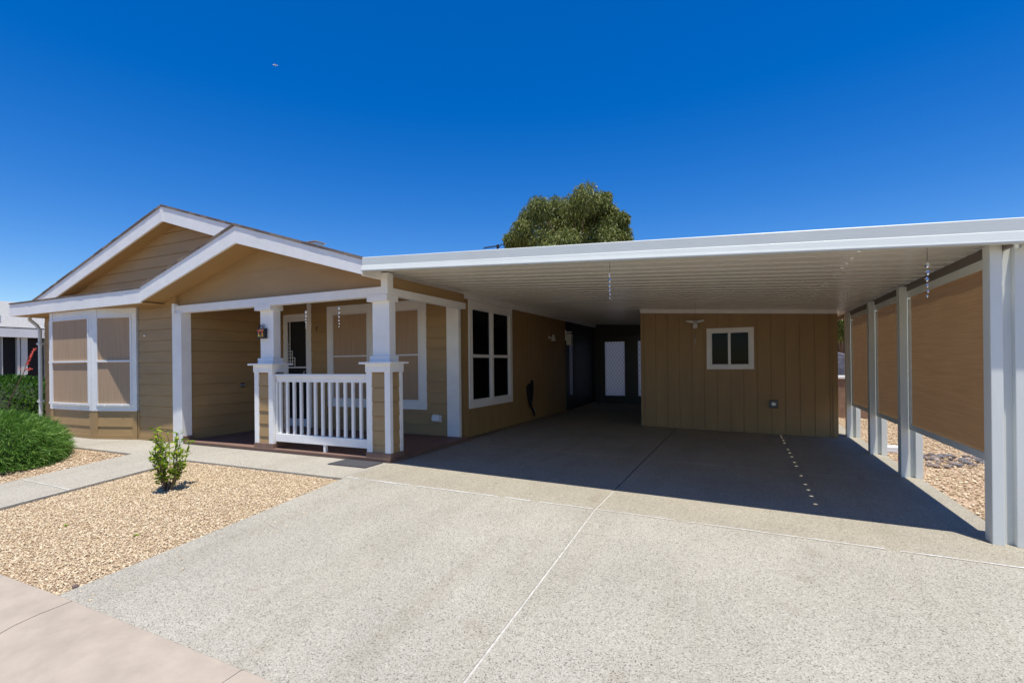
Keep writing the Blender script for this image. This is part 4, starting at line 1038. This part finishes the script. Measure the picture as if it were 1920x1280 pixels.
# white block, row of rocks, weeds, lone stone
b = MB(); p = at(1672, 844, 9.95); b.hexa([(p[0]-.16, 9.9, -.16), (p[0]+.24, 9.95, -.16), (p[0]+.24, 10.2, -.16), (p[0]-.16, 10.15, -.16), (p[0]-.15, 9.9, -.075), (p[0]+.23, 9.95, -.075), (p[0]+.23, 10.18, -.075), (p[0]-.15, 10.13, -.075)])
tag(b.build('paver_block', 'vinyl', bevel=.006), 'flat white block lying in the gravel between two carport posts', 'block')
def rock(x, y, s, label, grp, m='rock'):
    bm = bmesh.new(); bmesh.ops.create_icosphere(bm, subdivisions=2, radius=1); b = MB()
    k = Vector((random.uniform(.8, 1.4), random.uniform(.7, 1.1), random.uniform(.4, .65)))*s; ph = random.uniform(0, 9); an = random.uniform(0, 3.1)
    for v in bm.verts:
        c_ = v.co*(1+.16*math.sin(v.co.x*3+ph)*math.cos(v.co.y*4+ph)+.08*math.sin(v.co.z*7+ph)); xx, yy_, zz_ = c_.x*k.x, c_.y*k.y, c_.z*k.z
        b.v.append((x+xx*math.cos(an)-yy_*math.sin(an), y+xx*math.sin(an)+yy_*math.cos(an), g(x, y)-.02+k.z*.6+zz_))
    b.f = [tuple(v.index for v in f.verts) for f in bm.faces]; bm.free()
    tag(b.build('rock', m, smooth=False), label, 'rock', grp)
RL = ['dark grey cobble', 'brown cobble', 'slate grey cobble', 'pale tan cobble', 'cream coloured cobble']
for i in range(60):
    q = i/59; p_ = at(1728+120*q+random.uniform(-3, 3), 700, 1.0); k_ = random.choice((0, 0, 1, 1, 1, 2, 2, 3))
    v_ = random.uniform(848, 872)
    aa = (1728+120*q-960)/929; d_ = fw+rt*aa; zz_ = -.155; tt = (H-zz_)*929/(v_-677+aa*8.5)
    dp = d_*tt
    rock(dp.x, dp.y, random.uniform(.025, .055), RL[k_]+' in the row of rocks across the side yard gravel', 'cobbles in the side yard', 'rock%d' % k_)
rock(-4.45, 1.93, .022, 'dark round pebble at the gravel corner by the kerb', None, 'stone')
def weed(x, y, label, s=.05):
    pts = []
    def gen(i):
        a = rng.uniform(0, 6.28); L_ = rng.uniform(.5, 1.2)*s; d = np.array([math.cos(a), math.sin(a), rng.uniform(.3, 1.2)]); d = unit(d); p = np.array([x, y, g(x, y)-.015])
        P_ = [p, p+d*L_*.4, p+d*L_*.7+np.array([0, 0, -.002]), p+d*L_+np.array([0, 0, -.01])]
        return np.array(P_), .008, unit(np.cross(d, np.array([0, 0, 1.])))
    o = blades('weed', 26, gen, 'shrub', None); tag(o, label, 'weed')
weed(3.02, 7.3, 'small green weed in the side yard gravel beyond the rocks', .09)
weed(-5.05, 2.65, 'tiny green weed in the middle of the gravel bed', .03)
weed(-6.05, 2.55, 'tiny green weed in the gravel near the walkway', .03)

# speck of a distant aeroplane
def plane():
    d = Vector(at(516.5, 122.5, 100.)) - Vector((0, 0, H)); c_ = Vector((0, 0, H))+d.normalized()*900
    r_ = rt; f_ = (fw*.3+rt*.95).normalized(); s_ = Vector((-f_.y, f_.x, 0))
    t = thing('aeroplane', c_, 'tiny pale aeroplane high in the blue sky', 'aeroplane')
    b = MB(); b.tube([c_-f_*3.2, c_-f_*2.5, c_+f_*2.5, c_+f_*3.2], .35, 8); b.build('fuselage', 'lamp', t)
    b = MB(); b.prism([c_+f_*.8+s_*.1, c_-f_*.4+s_*4.0, c_-f_*.9+s_*4.0, c_-f_*.5, c_-f_*.9-s_*4.0, c_-f_*.4-s_*4.0], (0, 0, .12)); b.build('wings', 'lamp', t)
    b = MB(); b.prism([c_-f_*2.3, c_-f_*3.2, c_-f_*3.3+Vector((0, 0, 1.0)), c_-f_*2.9+Vector((0, 0, 1.0))], s_*.1); b.build('tail', 'lamp', t)
plane()
